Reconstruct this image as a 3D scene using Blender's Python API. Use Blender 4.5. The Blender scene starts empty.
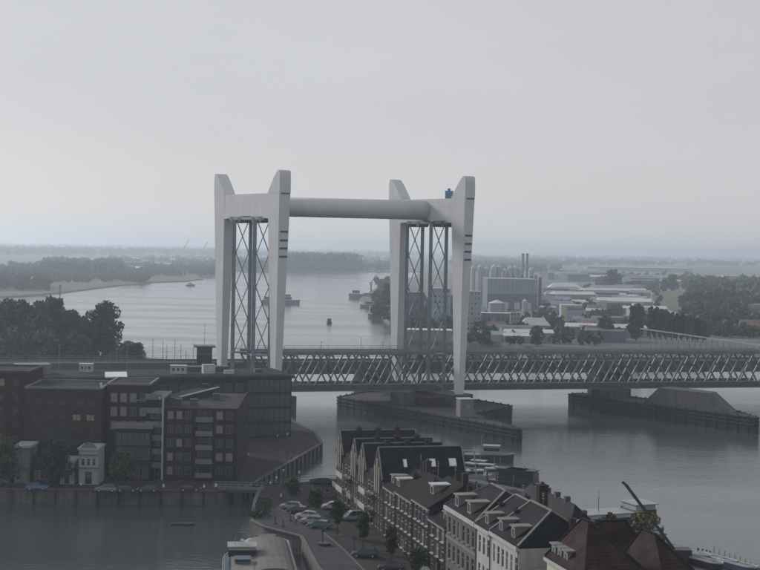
import bpy, math, random
import numpy as np
from mathutils import Vector, Matrix
random.seed(7); RNG = np.random.default_rng(7)
S = bpy.context.scene
C = S.collection
R = math.radians
# ------------------------------------------------------------------ camera, sky, sun, exposure
CAM_H, PITCH, ROLL, FPX = 55.0, .0266, .0188, 1440.0
cam = bpy.data.cameras.new('camera'); cam.sensor_width = 36; cam.lens = 36*FPX/760
cam.clip_start = 1; cam.clip_end = 60000
co = bpy.data.objects.new('camera', cam); C.objects.link(co)
co.matrix_world = Matrix.Translation((0, 0, CAM_H)) @ Matrix.Rotation(math.pi/2-PITCH, 4, 'X') @ Matrix.Rotation(ROLL, 4, 'Z')
S.camera = co
SUN_DIR = Vector((-.72, .58, .40)).normalized()          # towards the sun, a veiled sun ahead and to the left
W = bpy.data.worlds.new('World'); S.world = W; W.use_nodes = True
nt = W.node_tree; nt.nodes.clear()
sky = nt.nodes.new('ShaderNodeTexSky'); sky.sky_type = 'NISHITA'; sky.sun_disc = False
sky.sun_elevation = math.asin(SUN_DIR.z); sky.sun_rotation = math.atan2(SUN_DIR.x, SUN_DIR.y)
sky.altitude = 0; sky.air_density = 1.0; sky.dust_density = 0.6; sky.ozone_density = 1.0
hs = nt.nodes.new('ShaderNodeHueSaturation'); hs.inputs['Saturation'].default_value = .38
mixw = nt.nodes.new('ShaderNodeMix'); mixw.data_type = 'RGBA'; mixw.inputs[0].default_value = .8
mixw.inputs[7].default_value = (5.85, 5.85, 6.1, 1)        # even high cloud over the blue sky
bgn = nt.nodes.new('ShaderNodeBackground'); bgn.inputs['Strength'].default_value = .102
ow = nt.nodes.new('ShaderNodeOutputWorld')
tcw = nt.nodes.new('ShaderNodeTexCoord'); mpw = nt.nodes.new('ShaderNodeMapping'); mpw.inputs['Scale'].default_value = (1, 1, 3.5)
nzw = nt.nodes.new('ShaderNodeTexNoise'); nzw.inputs['Scale'].default_value = 3.2; nzw.inputs['Detail'].default_value = 5; nzw.inputs['Roughness'].default_value = .55
mrw = nt.nodes.new('ShaderNodeMapRange'); mrw.inputs['From Min'].default_value = .3; mrw.inputs['From Max'].default_value = .7; mrw.inputs['To Min'].default_value = .97; mrw.inputs['To Max'].default_value = 1.03
mlw = nt.nodes.new('ShaderNodeVectorMath'); mlw.operation = 'SCALE'
nt.links.new(tcw.outputs['Generated'], mpw.inputs[0]); nt.links.new(mpw.outputs[0], nzw.inputs['Vector']); nt.links.new(nzw.outputs['Fac'], mrw.inputs['Value'])
nt.links.new(mixw.outputs[2], mlw.inputs[0]); nt.links.new(mrw.outputs[0], mlw.inputs['Scale'])
nt.links.new(sky.outputs[0], hs.inputs['Color']); nt.links.new(hs.outputs[0], mixw.inputs[6])
nt.links.new(mlw.outputs[0], bgn.inputs[0]); nt.links.new(bgn.outputs[0], ow.inputs[0])
sl = bpy.data.lights.new('sun', 'SUN'); sl.energy = 2.6; sl.angle = R(14); sl.color = (1, .98, .96)
so = bpy.data.objects.new('sun', sl); C.objects.link(so)
so.rotation_euler = SUN_DIR.to_track_quat('Z', 'Y').to_euler()
S.view_settings.view_transform = 'Standard'; S.view_settings.look = 'None'
S.view_settings.exposure = 0; S.view_settings.gamma = 1
S.view_settings.use_curve_mapping = False
S.cycles.use_denoising = True; S.cycles.max_bounces = 8; S.cycles.volume_bounces = 2
S.cycles.volume_step_rate = 4; S.cycles.sample_clamp_indirect = 3

# ------------------------------------------------------------------ layout helpers (survey of the ground from the tower)
def ray(px, py):
    x, y = px-380, py-285
    cr, sr = math.cos(ROLL), math.sin(ROLL)
    x, y = cr*x+sr*y, -sr*x+cr*y
    c, s = math.cos(PITCH), math.sin(PITCH)
    return Vector((x, FPX*c-y*s, -FPX*s-y*c))/FPX
def G(px, py, z=0.0):
    r = ray(px, py); t = (z-CAM_H)/r.z
    return Vector((r.x*t, r.y*t, z))
def A(px, py, Y):
    r = ray(px, py); t = Y/r.y
    return Vector((r.x*t, Y, CAM_H+r.z*t))

# ------------------------------------------------------------------ materials
def mat(name, col, rough=.8, var=.25, scale=.6, bump=0., metal=0., brick=None, emis=None, spec=.5, streak=0.):
    m = bpy.data.materials.new(name); m.use_nodes = True
    n = m.node_tree; b = n.nodes['Principled BSDF']
    b.inputs['Roughness'].default_value = rough; b.inputs['Metallic'].default_value = metal
    b.inputs['Specular IOR Level'].default_value = spec
    tc = n.nodes.new('ShaderNodeTexCoord')
    nz = n.nodes.new('ShaderNodeTexNoise'); nz.inputs['Scale'].default_value = scale; nz.inputs['Detail'].default_value = 5
    n.links.new(tc.outputs['Object'], nz.inputs['Vector'])
    rp = n.nodes.new('ShaderNodeValToRGB')
    lo = [max(0, c*(1-var)) for c in col]; hi = [min(1, c*(1+var)) for c in col]
    rp.color_ramp.elements[0].position = .3; rp.color_ramp.elements[1].position = .7
    rp.color_ramp.elements[0].color = (*lo, 1); rp.color_ramp.elements[1].color = (*hi, 1)
    n.links.new(nz.outputs['Fac'], rp.inputs[0]); out = rp.outputs[0]
    if streak:                                            # rain streaks running down
        mp = n.nodes.new('ShaderNodeMapping'); mp.inputs['Scale'].default_value = (1.6, 1.6, .05)
        n2 = n.nodes.new('ShaderNodeTexNoise'); n2.inputs['Scale'].default_value = 1.0; n2.inputs['Detail'].default_value = 3
        n.links.new(tc.outputs['Object'], mp.inputs[0]); n.links.new(mp.outputs[0], n2.inputs['Vector'])
        r2 = n.nodes.new('ShaderNodeValToRGB'); r2.color_ramp.elements[0].position = .35; r2.color_ramp.elements[1].position = .6
        r2.color_ramp.elements[0].color = (1-streak, 1-streak, 1-streak, 1); r2.color_ramp.elements[1].color = (1, 1, 1, 1)
        mx = n.nodes.new('ShaderNodeMix'); mx.data_type = 'RGBA'; mx.blend_type = 'MULTIPLY'; mx.inputs[0].default_value = 1
        n.links.new(n2.outputs['Fac'], r2.inputs[0]); n.links.new(out, mx.inputs[6]); n.links.new(r2.outputs[0], mx.inputs[7]); out = mx.outputs[2]
    if brick:
        bt = n.nodes.new('ShaderNodeTexBrick'); bt.inputs['Scale'].default_value = 1
        bt.inputs['Brick Width'].default_value = brick[0]; bt.inputs['Row Height'].default_value = brick[1]; bt.inputs['Mortar Size'].default_value = brick[2]
        bt.inputs['Color1'].default_value = (1, 1, 1, 1); bt.inputs['Color2'].default_value = (.7, .7, .7, 1); bt.inputs['Mortar'].default_value = (*brick[3], 1)
        sx = n.nodes.new('ShaderNodeSeparateXYZ'); ad = n.nodes.new('ShaderNodeMath'); cb = n.nodes.new('ShaderNodeCombineXYZ')
        n.links.new(tc.outputs['Object'], sx.inputs[0]); n.links.new(sx.outputs[0], ad.inputs[0]); n.links.new(sx.outputs[1], ad.inputs[1])
        n.links.new(ad.outputs[0], cb.inputs[0]); n.links.new(sx.outputs[2], cb.inputs[1]); n.links.new(cb.outputs[0], bt.inputs['Vector'])
        mx = n.nodes.new('ShaderNodeMix'); mx.data_type = 'RGBA'; mx.blend_type = 'MULTIPLY'; mx.inputs[0].default_value = 1
        n.links.new(out, mx.inputs[6]); n.links.new(bt.outputs[0], mx.inputs[7]); out = mx.outputs[2]
    n.links.new(out, b.inputs['Base Color'])
    if bump:
        bp = n.nodes.new('ShaderNodeBump'); bp.inputs['Strength'].default_value = bump; bp.inputs['Distance'].default_value = .1
        n3 = n.nodes.new('ShaderNodeTexNoise'); n3.inputs['Scale'].default_value = scale*9; n.links.new(tc.outputs['Object'], n3.inputs['Vector'])
        n.links.new(n3.outputs['Fac'], bp.inputs['Height']); n.links.new(bp.outputs[0], b.inputs['Normal'])
    return m
M = {}
def dm(k, *a, **kw): M[k] = mat(k, *a, **kw)
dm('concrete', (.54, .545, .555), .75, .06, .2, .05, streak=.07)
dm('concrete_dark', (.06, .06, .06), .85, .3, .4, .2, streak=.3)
dm('steel', (.16, .19, .22), .55, .2, .5)
dm('steel_truss', (.12, .14, .16), .55, .22, .4)
dm('steel_dark', (.05, .06, .07), .6, .25, .5)
dm('blue_paint', (.08, .2, .33), .5, .1)
dm('white_paint', (.36, .37, .37), .5, .08, .8)
dm('grey_paint', (.38, .4, .41), .6, .12, .5)
dm('timber', (.027, .027, .029), .9, .4, .8, .3, streak=.4)
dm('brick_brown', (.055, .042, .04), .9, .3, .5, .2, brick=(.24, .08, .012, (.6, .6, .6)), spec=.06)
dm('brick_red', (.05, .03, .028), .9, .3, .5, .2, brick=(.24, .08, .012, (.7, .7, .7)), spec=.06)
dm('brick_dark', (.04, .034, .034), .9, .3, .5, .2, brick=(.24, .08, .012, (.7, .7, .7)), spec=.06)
dm('brick_grey', (.11, .1, .092), .9, .2, .5, .2, brick=(.24, .08, .012, (.8, .8, .8)))
dm('plaster_white', (.36, .365, .36), .8, .07, .5, .1, streak=.15)
dm('plaster_cream', (.46, .43, .34), .8, .07, .5, .1, streak=.15)
dm('plaster_grey', (.16, .16, .158), .8, .1, .5, .1, streak=.15)
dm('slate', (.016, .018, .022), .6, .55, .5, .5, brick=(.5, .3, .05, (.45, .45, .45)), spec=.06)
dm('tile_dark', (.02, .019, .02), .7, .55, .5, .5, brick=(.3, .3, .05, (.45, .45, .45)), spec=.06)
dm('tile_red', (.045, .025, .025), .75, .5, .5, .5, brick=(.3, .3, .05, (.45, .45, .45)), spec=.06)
dm('ridge', (.16, .155, .15), .8, .2)
dm('roofing', (.03, .032, .036), .85, .35, .25, .15, spec=.06)
dm('roof_brown', (.05, .047, .048), .9, .35, .3, .2, spec=.06)
dm('glass', (.03, .036, .042), .08, .2, .3)
dm('glass_curtain', (.2, .195, .18), .3, .3, .8)
dm('town_ground', (.1, .1, .095), .95, .4, .02)
dm('glass_blue', (.045, .07, .09), .12, .3, .25)
dm('lit_panel', (.72, .73, .74), .25, .05)  # even pale colour for the skylight panes
dm('asphalt', (.06, .061, .065), .9, .2, .3, .15, spec=.06)
dm('paving', (.055, .052, .054), .9, .25, .35, .2, brick=(.22, .11, .012, (.6, .6, .6)), spec=.06)
dm('quay_stone', (.10, .095, .09), .9, .35, .4, .3, streak=.4)
dm('kerb', (.08, .08, .082), .85, .15)
dm('grass', (.07, .085, .04), .95, .3, .02)
dm('land', (.06, .07, .045), .95, .45, .006)
dm('road_pale', (.3, .28, .26), .9, .15, .05)
dm('sandy_shore', (.16, .15, .13), .95, .25, .03)
dm('rubber', (.02, .02, .02), .85, .2)
dm('alloy', (.4, .4, .42), .35, .1, metal=.8)
dm('lamp_white', (.75, .75, .72), .2, .05)
dm('lamp_red', (.35, .03, .02), .3, .1)
dm('bark', (.06, .05, .04), .95, .3, 2, .3)
dm('tarp', (.115, .105, .10), .8, .2, .3, .2)
dm('pale_blue', (.33, .42, .47), .5, .1)
dm('hull_black', (.03, .032, .036), .5, .25)
dm('hull_blue', (.05, .08, .12), .45, .2)
dm('hull_grey', (.17, .19, .22), .5, .2)
dm('deck', (.16, .15, .14), .8, .2)
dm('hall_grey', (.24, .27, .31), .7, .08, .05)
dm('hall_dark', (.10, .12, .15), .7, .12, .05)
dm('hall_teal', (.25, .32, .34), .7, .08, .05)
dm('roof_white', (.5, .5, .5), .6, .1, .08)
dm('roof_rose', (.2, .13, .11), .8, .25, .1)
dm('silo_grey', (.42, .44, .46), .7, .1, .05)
dm('boat_white', (.26, .27, .28), .5, .12, .8)
dm('shed_grey', (.2, .2, .2), .8, .3, .05)
dm('wood_pale', (.22, .2, .17), .8, .2, .8)
dm('skin', (.4, .27, .2), .6, .05)
dm('cloth_white', (.6, .6, .6), .9, .1); dm('cloth_dark', (.04, .045, .06), .9, .1)
for k, c in dict(silver=(.26, .27, .29), white=(.42, .42, .43), navy=(.03, .045, .09), black=(.018, .018, .02), blue=(.05, .12, .28), grey=(.16, .17, .18), teal=(.06, .11, .13)).items():
    dm('car_'+k, c, .25, .04, .5)
def foliage(name, col, var=.5):
    m = mat(name, col, .75, var, .35, spec=.25); b = m.node_tree.nodes['Principled BSDF']
    n = m.node_tree; oi = n.nodes.new('ShaderNodeObjectInfo'); h2 = n.nodes.new('ShaderNodeHueSaturation')
    for src, lo, hi, dst in ((oi.outputs['Random'], .46, .53, 'Hue'), (oi.outputs['Random'], .65, 1.5, 'Value')):
        r = n.nodes.new('ShaderNodeMapRange'); r.inputs['To Min'].default_value = lo; r.inputs['To Max'].default_value = hi; n.links.new(src, r.inputs['Value']); n.links.new(r.outputs[0], h2.inputs[dst])
    src = b.inputs['Base Color'].links[0].from_socket; n.links.new(src, h2.inputs['Color']); n.links.new(h2.outputs[0], b.inputs['Base Color'])
    return m
M['leaf_dark'] = foliage('leaf_dark', (.035, .05, .03)); M['leaf'] = foliage('leaf', (.05, .07, .035))
M['leaf_olive'] = foliage('leaf_olive', (.095, .09, .04)); M['leaf_far'] = foliage('leaf_far', (.045, .062, .035))
def water_mat():
    m = bpy.data.materials.new('water'); m.use_nodes = True; n = m.node_tree; b = n.nodes['Principled BSDF']
    b.inputs['Base Color'].default_value = (.055, .062, .064, 1); b.inputs['IOR'].default_value = 1.33
    b.inputs['Roughness'].default_value = .12
    tc = n.nodes.new('ShaderNodeTexCoord')
    def noise(scale, sx, sy, det, rot=0):
        mp = n.nodes.new('ShaderNodeMapping'); mp.inputs['Scale'].default_value = (sx, sy, 1); mp.inputs['Rotation'].default_value = (0, 0, rot)
        z = n.nodes.new('ShaderNodeTexNoise'); z.inputs['Scale'].default_value = scale; z.inputs['Detail'].default_value = det
        n.links.new(tc.outputs['Object'], mp.inputs[0]); n.links.new(mp.outputs[0], z.inputs['Vector']); return z.outputs['Fac']
    a = noise(.7, .6, 1.0, 6, .3); c = noise(.09, .6, 1.3, 3, -.2); g = noise(.012, .5, 1.6, 3, .35)
    ad = n.nodes.new('ShaderNodeMath'); ad.operation = 'MULTIPLY_ADD'; ad.inputs[1].default_value = 1.0
    n.links.new(c, ad.inputs[0]); n.links.new(a, ad.inputs[2])
    st = n.nodes.new('ShaderNodeMapRange'); st.inputs['From Min'].default_value = .35; st.inputs['From Max'].default_value = .65
    st.inputs['To Min'].default_value = .6; st.inputs['To Max'].default_value = 1.0
    n.links.new(g, st.inputs['Value'])
    bp = n.nodes.new('ShaderNodeBump'); bp.inputs['Distance'].default_value = .09
    n.links.new(st.outputs[0], bp.inputs['Strength']); n.links.new(ad.outputs[0], bp.inputs['Height']); n.links.new(bp.outputs[0], b.inputs['Normal'])
    rr = n.nodes.new('ShaderNodeMapRange'); rr.inputs['From Min'].default_value = .35; rr.inputs['From Max'].default_value = .65
    rr.inputs['To Min'].default_value = .08; rr.inputs['To Max'].default_value = .2
    n.links.new(g, rr.inputs['Value']); n.links.new(rr.outputs[0], b.inputs['Roughness'])
    return m
M['water'] = water_mat()

# ------------------------------------------------------------------ mesh helpers
V = Vector
class MB:
    def __init__(s): s.v, s.f, s.m = [], [], []
    def quad(s, *p, m=0):
        i = len(s.v); s.v += [tuple(q) for q in p]; s.f.append(tuple(range(i, i+len(p)))); s.m.append(m); return s
    def hexa(s, b, t, m=0):                              # bottom loop, top loop
        i = len(s.v); n = len(b); s.v += [tuple(q) for q in b]+[tuple(q) for q in t]
        s.f.append(tuple(reversed(range(i, i+n)))); s.f.append(tuple(range(i+n, i+2*n)))
        for k in range(n): s.f.append((i+k, i+(k+1) % n, i+n+(k+1) % n, i+n+k))
        s.m += [m]*(n+2); return s
    def box(s, x0, x1, y0, y1, z0, z1, m=0):
        return s.hexa([(x0, y0, z0), (x1, y0, z0), (x1, y1, z0), (x0, y1, z0)], [(x0, y0, z1), (x1, y0, z1), (x1, y1, z1), (x0, y1, z1)], m)
    def prism(s, poly, z0, z1, m=0):
        return s.hexa([(x, y, z0) for x, y in poly], [(x, y, z1) for x, y in poly], m)
    def bar(s, p, q, w, h=None, m=0):
        p, q = V(p), V(q); h = h or w; d = (q-p).normalized()
        up = V((0, 0, 1)) if abs(d.z) < .95 else V((0, 1, 0))
        a = d.cross(up).normalized(); b = a.cross(d).normalized()
        o = [a*(-w/2)+b*(-h/2), a*(w/2)+b*(-h/2), a*(w/2)+b*(h/2), a*(-w/2)+b*(h/2)]
        return s.hexa([p+k for k in o], [q+k for k in o], m)
    def tube(s, p, q, r0, r1=None, n=8, m=0):
        p, q = V(p), V(q); r1 = r0 if r1 is None else r1; d = (q-p).normalized()
        up = V((0, 0, 1)) if abs(d.z) < .95 else V((0, 1, 0))
        a = d.cross(up).normalized(); b = a.cross(d).normalized()
        an = [2*math.pi*k/n for k in range(n)]
        return s.hexa([p+(a*math.cos(t)+b*math.sin(t))*r0 for t in an], [q+(a*math.cos(t)+b*math.sin(t))*r1 for t in an], m)
    def mesh(s, name, mats, smooth=False):
        me = bpy.data.meshes.new(name); me.from_pydata(s.v, [], s.f)
        for k in (mats if isinstance(mats, (list, tuple)) else [mats]): me.materials.append(M[k])
        if any(s.m): me.polygons.foreach_set('material_index', s.m)
        if smooth: me.shade_smooth()
        fix_normals(me); me.update(); return me
    def build(s, name, mats, parent=None, loc=(0, 0, 0), rz=0, smooth=False):
        return link(name, s.mesh(name, mats, smooth), parent, loc, rz)
import bmesh
def fix_normals(me):
    if len(me.polygons) > 20000: return
    bm = bmesh.new(); bm.from_mesh(me); bmesh.ops.recalc_face_normals(bm, faces=bm.faces); bm.to_mesh(me); bm.free()
def link(name, me, parent=None, loc=(0, 0, 0), rz=0):
    o = bpy.data.objects.new(name, me); C.objects.link(o); o.location = loc; o.rotation_euler = (0, 0, rz)
    if parent is not None: o.parent = parent
    return o
LABELS = set()
def tag(o, label, cat, group=None, kind=None):
    o['label'] = label; o['category'] = cat
    if group: o['group'] = group
    if kind: o['kind'] = kind
    return o
def thing(name, label, cat, loc=(0, 0, 0), rz=0, group=None):
    o = bpy.data.objects.new(name, None); C.objects.link(o); o.location = loc; o.rotation_euler = (0, 0, rz)
    o.empty_display_size = .5
    return tag(o, label, cat, group)
def struct(o, label=None, cat=None):
    o['kind'] = 'structure'
    if label: o['label'] = label
    if cat: o['category'] = cat
    return o
def copy_tree(o, parent=None):
    c = o.copy(); C.objects.link(c); c.parent = parent
    for ch in list(o.children): copy_tree(ch, c)
    return c
def land(name, poly, z, topm, sidem, zb=-3, label=None, cat=None):
    mb = MB(); n = len(poly)
    mb.quad(*[(x, y, z) for x, y in poly])
    for k in range(n):
        (x0, y0), (x1, y1) = poly[k], poly[(k+1) % n]
        mb.quad((x0, y0, zb), (x1, y1, zb), (x1, y1, z), (x0, y0, z), m=1)
    return struct(mb.build(name, [topm, sidem]), label, cat)

# ------------------------------------------------------------------ windows and walls
MESH = {}
def win_meshes(w, h, mull, fm, pm):
    k = (round(w, 2), round(h, 2), mull, fm, pm)
    if k not in MESH:
        t = .1 if w < 1.6 else .12
        fb = MB(); fb.box(0, w, -.05, .05, 0, t); fb.box(0, w, -.05, .05, h-t, h); fb.box(0, t, -.05, .05, t, h-t); fb.box(w-t, w, -.05, .05, t, h-t)
        if 'h' in mull: fb.box(t, w-t, -.04, .04, h*.62, h*.62+.07)
        if 'v' in mull: fb.box(w/2-.04, w/2+.04, -.038, .038, t, h-t)
        if 's' in mull: fb.box(-.12, w+.12, -.3, .05, -.12, 0)
        pb = MB(); pb.box(.01, w-.01, .055, .085, .01, h-.01)
        MESH[k] = (fb.mesh('window', fm), pb.mesh('pane', pm))
    return MESH[k]
def facade(mb, org, ang, Wd, H, rects, rec=.18, m=0):
    org = V(org); u = V((math.cos(ang), math.sin(ang), 0)); nn = V((math.sin(ang), -math.cos(ang), 0))
    xs = sorted({0, Wd} | {r[0] for r in rects} | {r[0]+r[2] for r in rects})
    zs = sorted({0, H} | {r[1] for r in rects} | {r[1]+r[3] for r in rects})
    P = lambda x, z, d=0: org+u*x+V((0, 0, z))-nn*d
    for i in range(len(xs)-1):
        for j in range(len(zs)-1):
            if xs[i+1]-xs[i] < 1e-4 or zs[j+1]-zs[j] < 1e-4: continue
            cx, cz = (xs[i]+xs[i+1])/2, (zs[j]+zs[j+1])/2
            if any(r[0] < cx < r[0]+r[2] and r[1] < cz < r[1]+r[3] for r in rects): continue
            mb.quad(P(xs[i], zs[j]), P(xs[i+1], zs[j]), P(xs[i+1], zs[j+1]), P(xs[i], zs[j+1]), m=m)
    for x, z, w, h in rects:
        c = [(x, z), (x+w, z), (x+w, z+h), (x, z+h)]
        for k in range(4):
            a, b = c[k], c[(k+1) % 4]
            mb.quad(P(*a), P(*b), P(b[0], b[1], rec), P(a[0], a[1], rec), m=m)
def add_windows(parent, org, ang, rects, fm='white_paint', pm='glass', mull='h', rec=.18, name='window'):
    org = V(org); u = V((math.cos(ang), math.sin(ang), 0)); nn = V((math.sin(ang), -math.cos(ang), 0))
    for x, z, w, h in rects:
        f, p = win_meshes(w, h, mull, fm, pm)
        o = link(name, f, parent, org+u*x+V((0, 0, z))-nn*(rec-.09), ang)
        if pm == 'glass' and random.random() < .22:
            p = win_meshes(w, h, mull, fm, 'glass_curtain')[1]
        link('pane', p, o)
def grid(x0, x1, cols, zlist, w, h):
    st = (x1-x0)/cols
    return [(x0+st*(i+.5)-w/2, z, w, h) for z in zlist for i in range(cols)]
def walls(parent, Wd, D, H, mtl, front=(), right=(), left=(), fm='white_paint', pm='glass', mull='h', z0=0, rec=.18, top=True, name='wall'):
    mb = MB()
    facade(mb, (0, 0, z0), 0, Wd, H, list(front), rec)
    facade(mb, (Wd, 0, z0), math.pi/2, D, H, list(right), rec)
    facade(mb, (Wd, D, z0), math.pi, Wd, H, [], rec)
    facade(mb, (0, D, z0), -math.pi/2, D, H, list(left), rec)
    if top: mb.quad((0, 0, z0+H), (Wd, 0, z0+H), (Wd, D, z0+H), (0, D, z0+H))
    o = mb.build(name, mtl, parent)
    add_windows(parent, (0, 0, z0), 0, front, fm, pm, mull, rec)
    add_windows(parent, (Wd, 0, z0), math.pi/2, right, fm, pm, mull, rec)
    add_windows(parent, (0, D, z0), -math.pi/2, left, fm, pm, mull, rec)
    return o
def hip(mb, x0, x1, y0, y1, z, zr, i0, i1, axis='x', m=0):
    """hip or gable roof: ridge along axis, inset i0 and i1 at its ends"""
    if axis == 'x':
        ym = (y0+y1)/2; a, b = (x0+i0, ym, zr), (x1-i1, ym, zr)
        c = [(x0, y0, z), (x1, y0, z), (x1, y1, z), (x0, y1, z)]
        mb.quad(c[0], c[1], b, a, m=m); mb.quad(c[2], c[3], a, b, m=m); mb.quad(c[1], c[2], b, m=m); mb.quad(c[3], c[0], a, m=m)
    else:
        xm = (x0+x1)/2; a, b = (xm, y0+i0, zr), (xm, y1-i1, zr)
        c = [(x0, y0, z), (x1, y0, z), (x1, y1, z), (x0, y1, z)]
        mb.quad(c[1], c[2], b, a, m=m); mb.quad(c[3], c[0], a, b, m=m); mb.quad(c[0], c[1], a, m=m); mb.quad(c[2], c[3], b, m=m)
    mb.quad(*reversed(c), m=m)
    return c, a, b
def roof(parent, x0, x1, y0, y1, z, zr, i0, i1, axis='x', mtl='slate', caps='ridge', capw=.32):
    mb = MB(); mb.box(x0, x1, y0, y1, z-.22, z-.003); c, a, b = hip(mb, x0, x1, y0, y1, z, zr, i0, i1, axis)
    o = mb.build('roof', mtl, parent)
    if caps:
        k = MB(); up = V((0, 0, .05))
        ends = [(c[0], a), (c[3], a), (c[1], b), (c[2], b)] if axis == 'x' else [(c[0], a), (c[1], a), (c[2], b), (c[3], b)]
        for p, q in ends: k.bar(V(p)+up, V(q)+up, capw, .16)
        if (V(a)-V(b)).length > .3: k.bar(V(a)+up, V(b)+up, capw, .18)
        k.build('ridge_cap', caps, o)
    return o
def dormer(parent, x, y, z, w=1.6, h=1.7, d=2.6, wallm='plaster_grey', roofm='ridge', pm='glass'):
    mb = MB(); facade(mb, (x-w/2, y, z), 0, w, h, [(.2, .3, w-.4, h-.5)], .12)
    mb.quad((x-w/2, y, z), (x-w/2, y+d, z), (x-w/2, y+d, z+h), (x-w/2, y, z+h)); mb.quad((x+w/2, y, z), (x+w/2, y+d, z), (x+w/2, y+d, z+h), (x+w/2, y, z+h))
    o = mb.build('dormer', wallm, parent)
    MB().box(x-w/2-.2, x+w/2+.2, y-.25, y+d+.1, z+h+.003, z+h+.2).build('dormer_roof', roofm, o)
    f, p = win_meshes(w-.4, h-.5, 'v', 'white_paint', pm)
    link('dormer_window', f, o, (x-w/2+.2, y+.06, z+.3))
    MB().box(x-w/2+.2, x+w/2-.2, y+.121, y+.15, z+.3, z+h-.2).build('pane', pm, o)
    return o
def chimney(parent, x, y, z, h=2.2, w=.9, mtl='brick_brown'):
    mb = MB(); mb.box(x-w/2, x+w/2, y-w/2, y+w/2, z, z+h); mb.box(x-w/2-.1, x+w/2+.1, y-w/2-.1, y+w/2+.1, z+h+.002, z+h+.18)
    mb.tube((x, y, z+h+.18), (x, y, z+h+.6), .16, .13, 6)
    return mb.build('chimney', mtl, parent)

# ------------------------------------------------------------------ trees
def leaf_cloud(centres, radii, n, size, flat=.9):
    """n leaf quads spread over lumpy lobes"""
    centres = np.array(centres, float); radii = np.array(radii, float)
    vol = radii.prod(1)**(2/3); pk = RNG.choice(len(centres), n, p=vol/vol.sum())
    d = RNG.normal(size=(n, 3)); d /= np.linalg.norm(d, axis=1)[:, None]
    rr = RNG.random(n)**.35
    p = centres[pk]+d*radii[pk]*rr[:, None]
    a = RNG.normal(size=(n, 3)); a /= np.linalg.norm(a, axis=1)[:, None]
    b = np.cross(a, d+RNG.normal(size=(n, 3))*.5); b /= np.linalg.norm(b, axis=1)[:, None]+1e-9
    s = size*(.6+.8*RNG.random(n))[:, None]
    a = a*s; b = b*s*flat
    return np.stack([p-a-b*.6, p+a-b*.5, p+a*.8+b, p-a*.7+b*.8], 1).reshape(-1, 3)
def quads_mesh(name, verts, m):
    n = len(verts)//4; me = bpy.data.meshes.new(name)
    me.vertices.add(n*4); me.vertices.foreach_set('co', np.ascontiguousarray(verts, dtype=np.float32).ravel())
    me.loops.add(n*4); me.loops.foreach_set('vertex_index', np.arange(n*4, dtype=np.int32))
    me.polygons.add(n); me.polygons.foreach_set('loop_start', np.arange(0, n*4, 4, dtype=np.int32))
    try: me.polygons.foreach_set('loop_total', np.full(n, 4, dtype=np.int32))
    except Exception: pass
    me.materials.append(M[m]); me.update(calc_edges=True); me.validate(); return me
def crown_shape(h, w, base, kind):
    """lobes of a crown from base to h, half width w"""
    cs, rs = [], []
    n = {'poplar': 16, 'round': 15, 'young': 9, 'bush': 10, 'wide': 22}[kind]
    for k in range(n):
        t = (k+.5)/n; z = base+(h-base)*t
        prof = {'poplar': .35+.65*math.sin(math.pi*min(1, t*.85+.12))**.7, 'round': math.sin(math.pi*(.12+.83*t))**.7, 'young': math.sin(math.pi*(.15+.8*t))**.8,
                'bush': math.cos(t*1.35), 'wide': math.sin(math.pi*(.15+.8*t))**.6}[kind]
        a = k*2.4+random.random(); off = w*prof*random.uniform(.3, .68)
        r = w*random.uniform(.34, .52)*(.65+.35*prof)
        cs.append((off*math.cos(a), off*math.sin(a), min(z, h-r*.6))); rs.append((r, r, r*random.uniform(.7, 1.1)))
    cs.append((0, 0, (base+h)/2)); rs.append((w*.5, w*.5, (h-base)*.42))
    return cs, rs
TREE = {}
def tree_meshes(key, h, w, base, kind, n, size, m):
    if key not in TREE:
        cs, rs = crown_shape(h, w, base, kind)
        cm = quads_mesh('crown', leaf_cloud(cs, rs, n, size), m)
        t = MB(); r = max(.06, h*.018); t.tube((0, 0, -.3), (0, 0, base+(h-base)*.35), r, r*.6, 8)
        t.tube((0, 0, base+(h-base)*.35), (0, 0, h*.9), r*.6, r*.15, 6)
        for c in cs[:8]:
            z0 = max(base*.8, c[2]*.72); t.tube((0, 0, z0), c, r*.35, r*.1, 5)
        TREE[key] = (cm, t.mesh('trunk', 'bark', True))
    return TREE[key]
def tree(name, label, loc, key, h, w, base, kind, n, size, m='leaf', group=None, s=1., sz=None):
    cm, tm = tree_meshes(key, h, w, base, kind, n, size, m)
    o = thing(name, label, 'tree', loc, random.uniform(0, 6.28), group); o.scale = (s, s, sz or s)
    link('crown', cm, o); link('trunk', tm, o); return o

# ================================================================== SETTING: water, land
wb = MB(); wb.quad((-9000, -200, 0), (9000, -200, 0), (9000, 24000, 0), (-9000, 24000, 0))
struct(wb.build('river_water', 'water'), 'grey rippled river and harbour water', 'water')
def gp(px, py, z=0): p = G(px, py, z); return (p.x, p.y)
PEN = [(-420, 299), (-78, 299), (-34, 301), (-28, 306), (-14.5, 378), (-17.2, 400), (-26, 427), (-36, 462), (-52, 505), (-64, 560), (-88, 640), (-150, 668), (-420, 700)]
land('peninsula_ground', PEN, 3.0, 'paving', 'quay_stone')
P0 = V((-8.2, 293.5, 0)); DU = V((.252, -.968, 0)).normalized(); EW = V((DU.y*-1, DU.x, 0))
def row(u, w, z=0): return P0+DU*u+EW*w+V((0, 0, z))
QUAY = [(-24.6, 309), (-24.6, 292), (-23.3, 270), (-20.5, 264), (-13.2, 256), (-9.3, 232), (2, 186), (12, 146), (20, 110), (86, 110), (82, 170), (66, 233), (54, 252), (45, 266), (36, 282), (27, 300), (14, 318), (0, 322), (-12, 318)]
land('house_quay_ground', QUAY, 3.0, 'paving', 'quay_stone')
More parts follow.
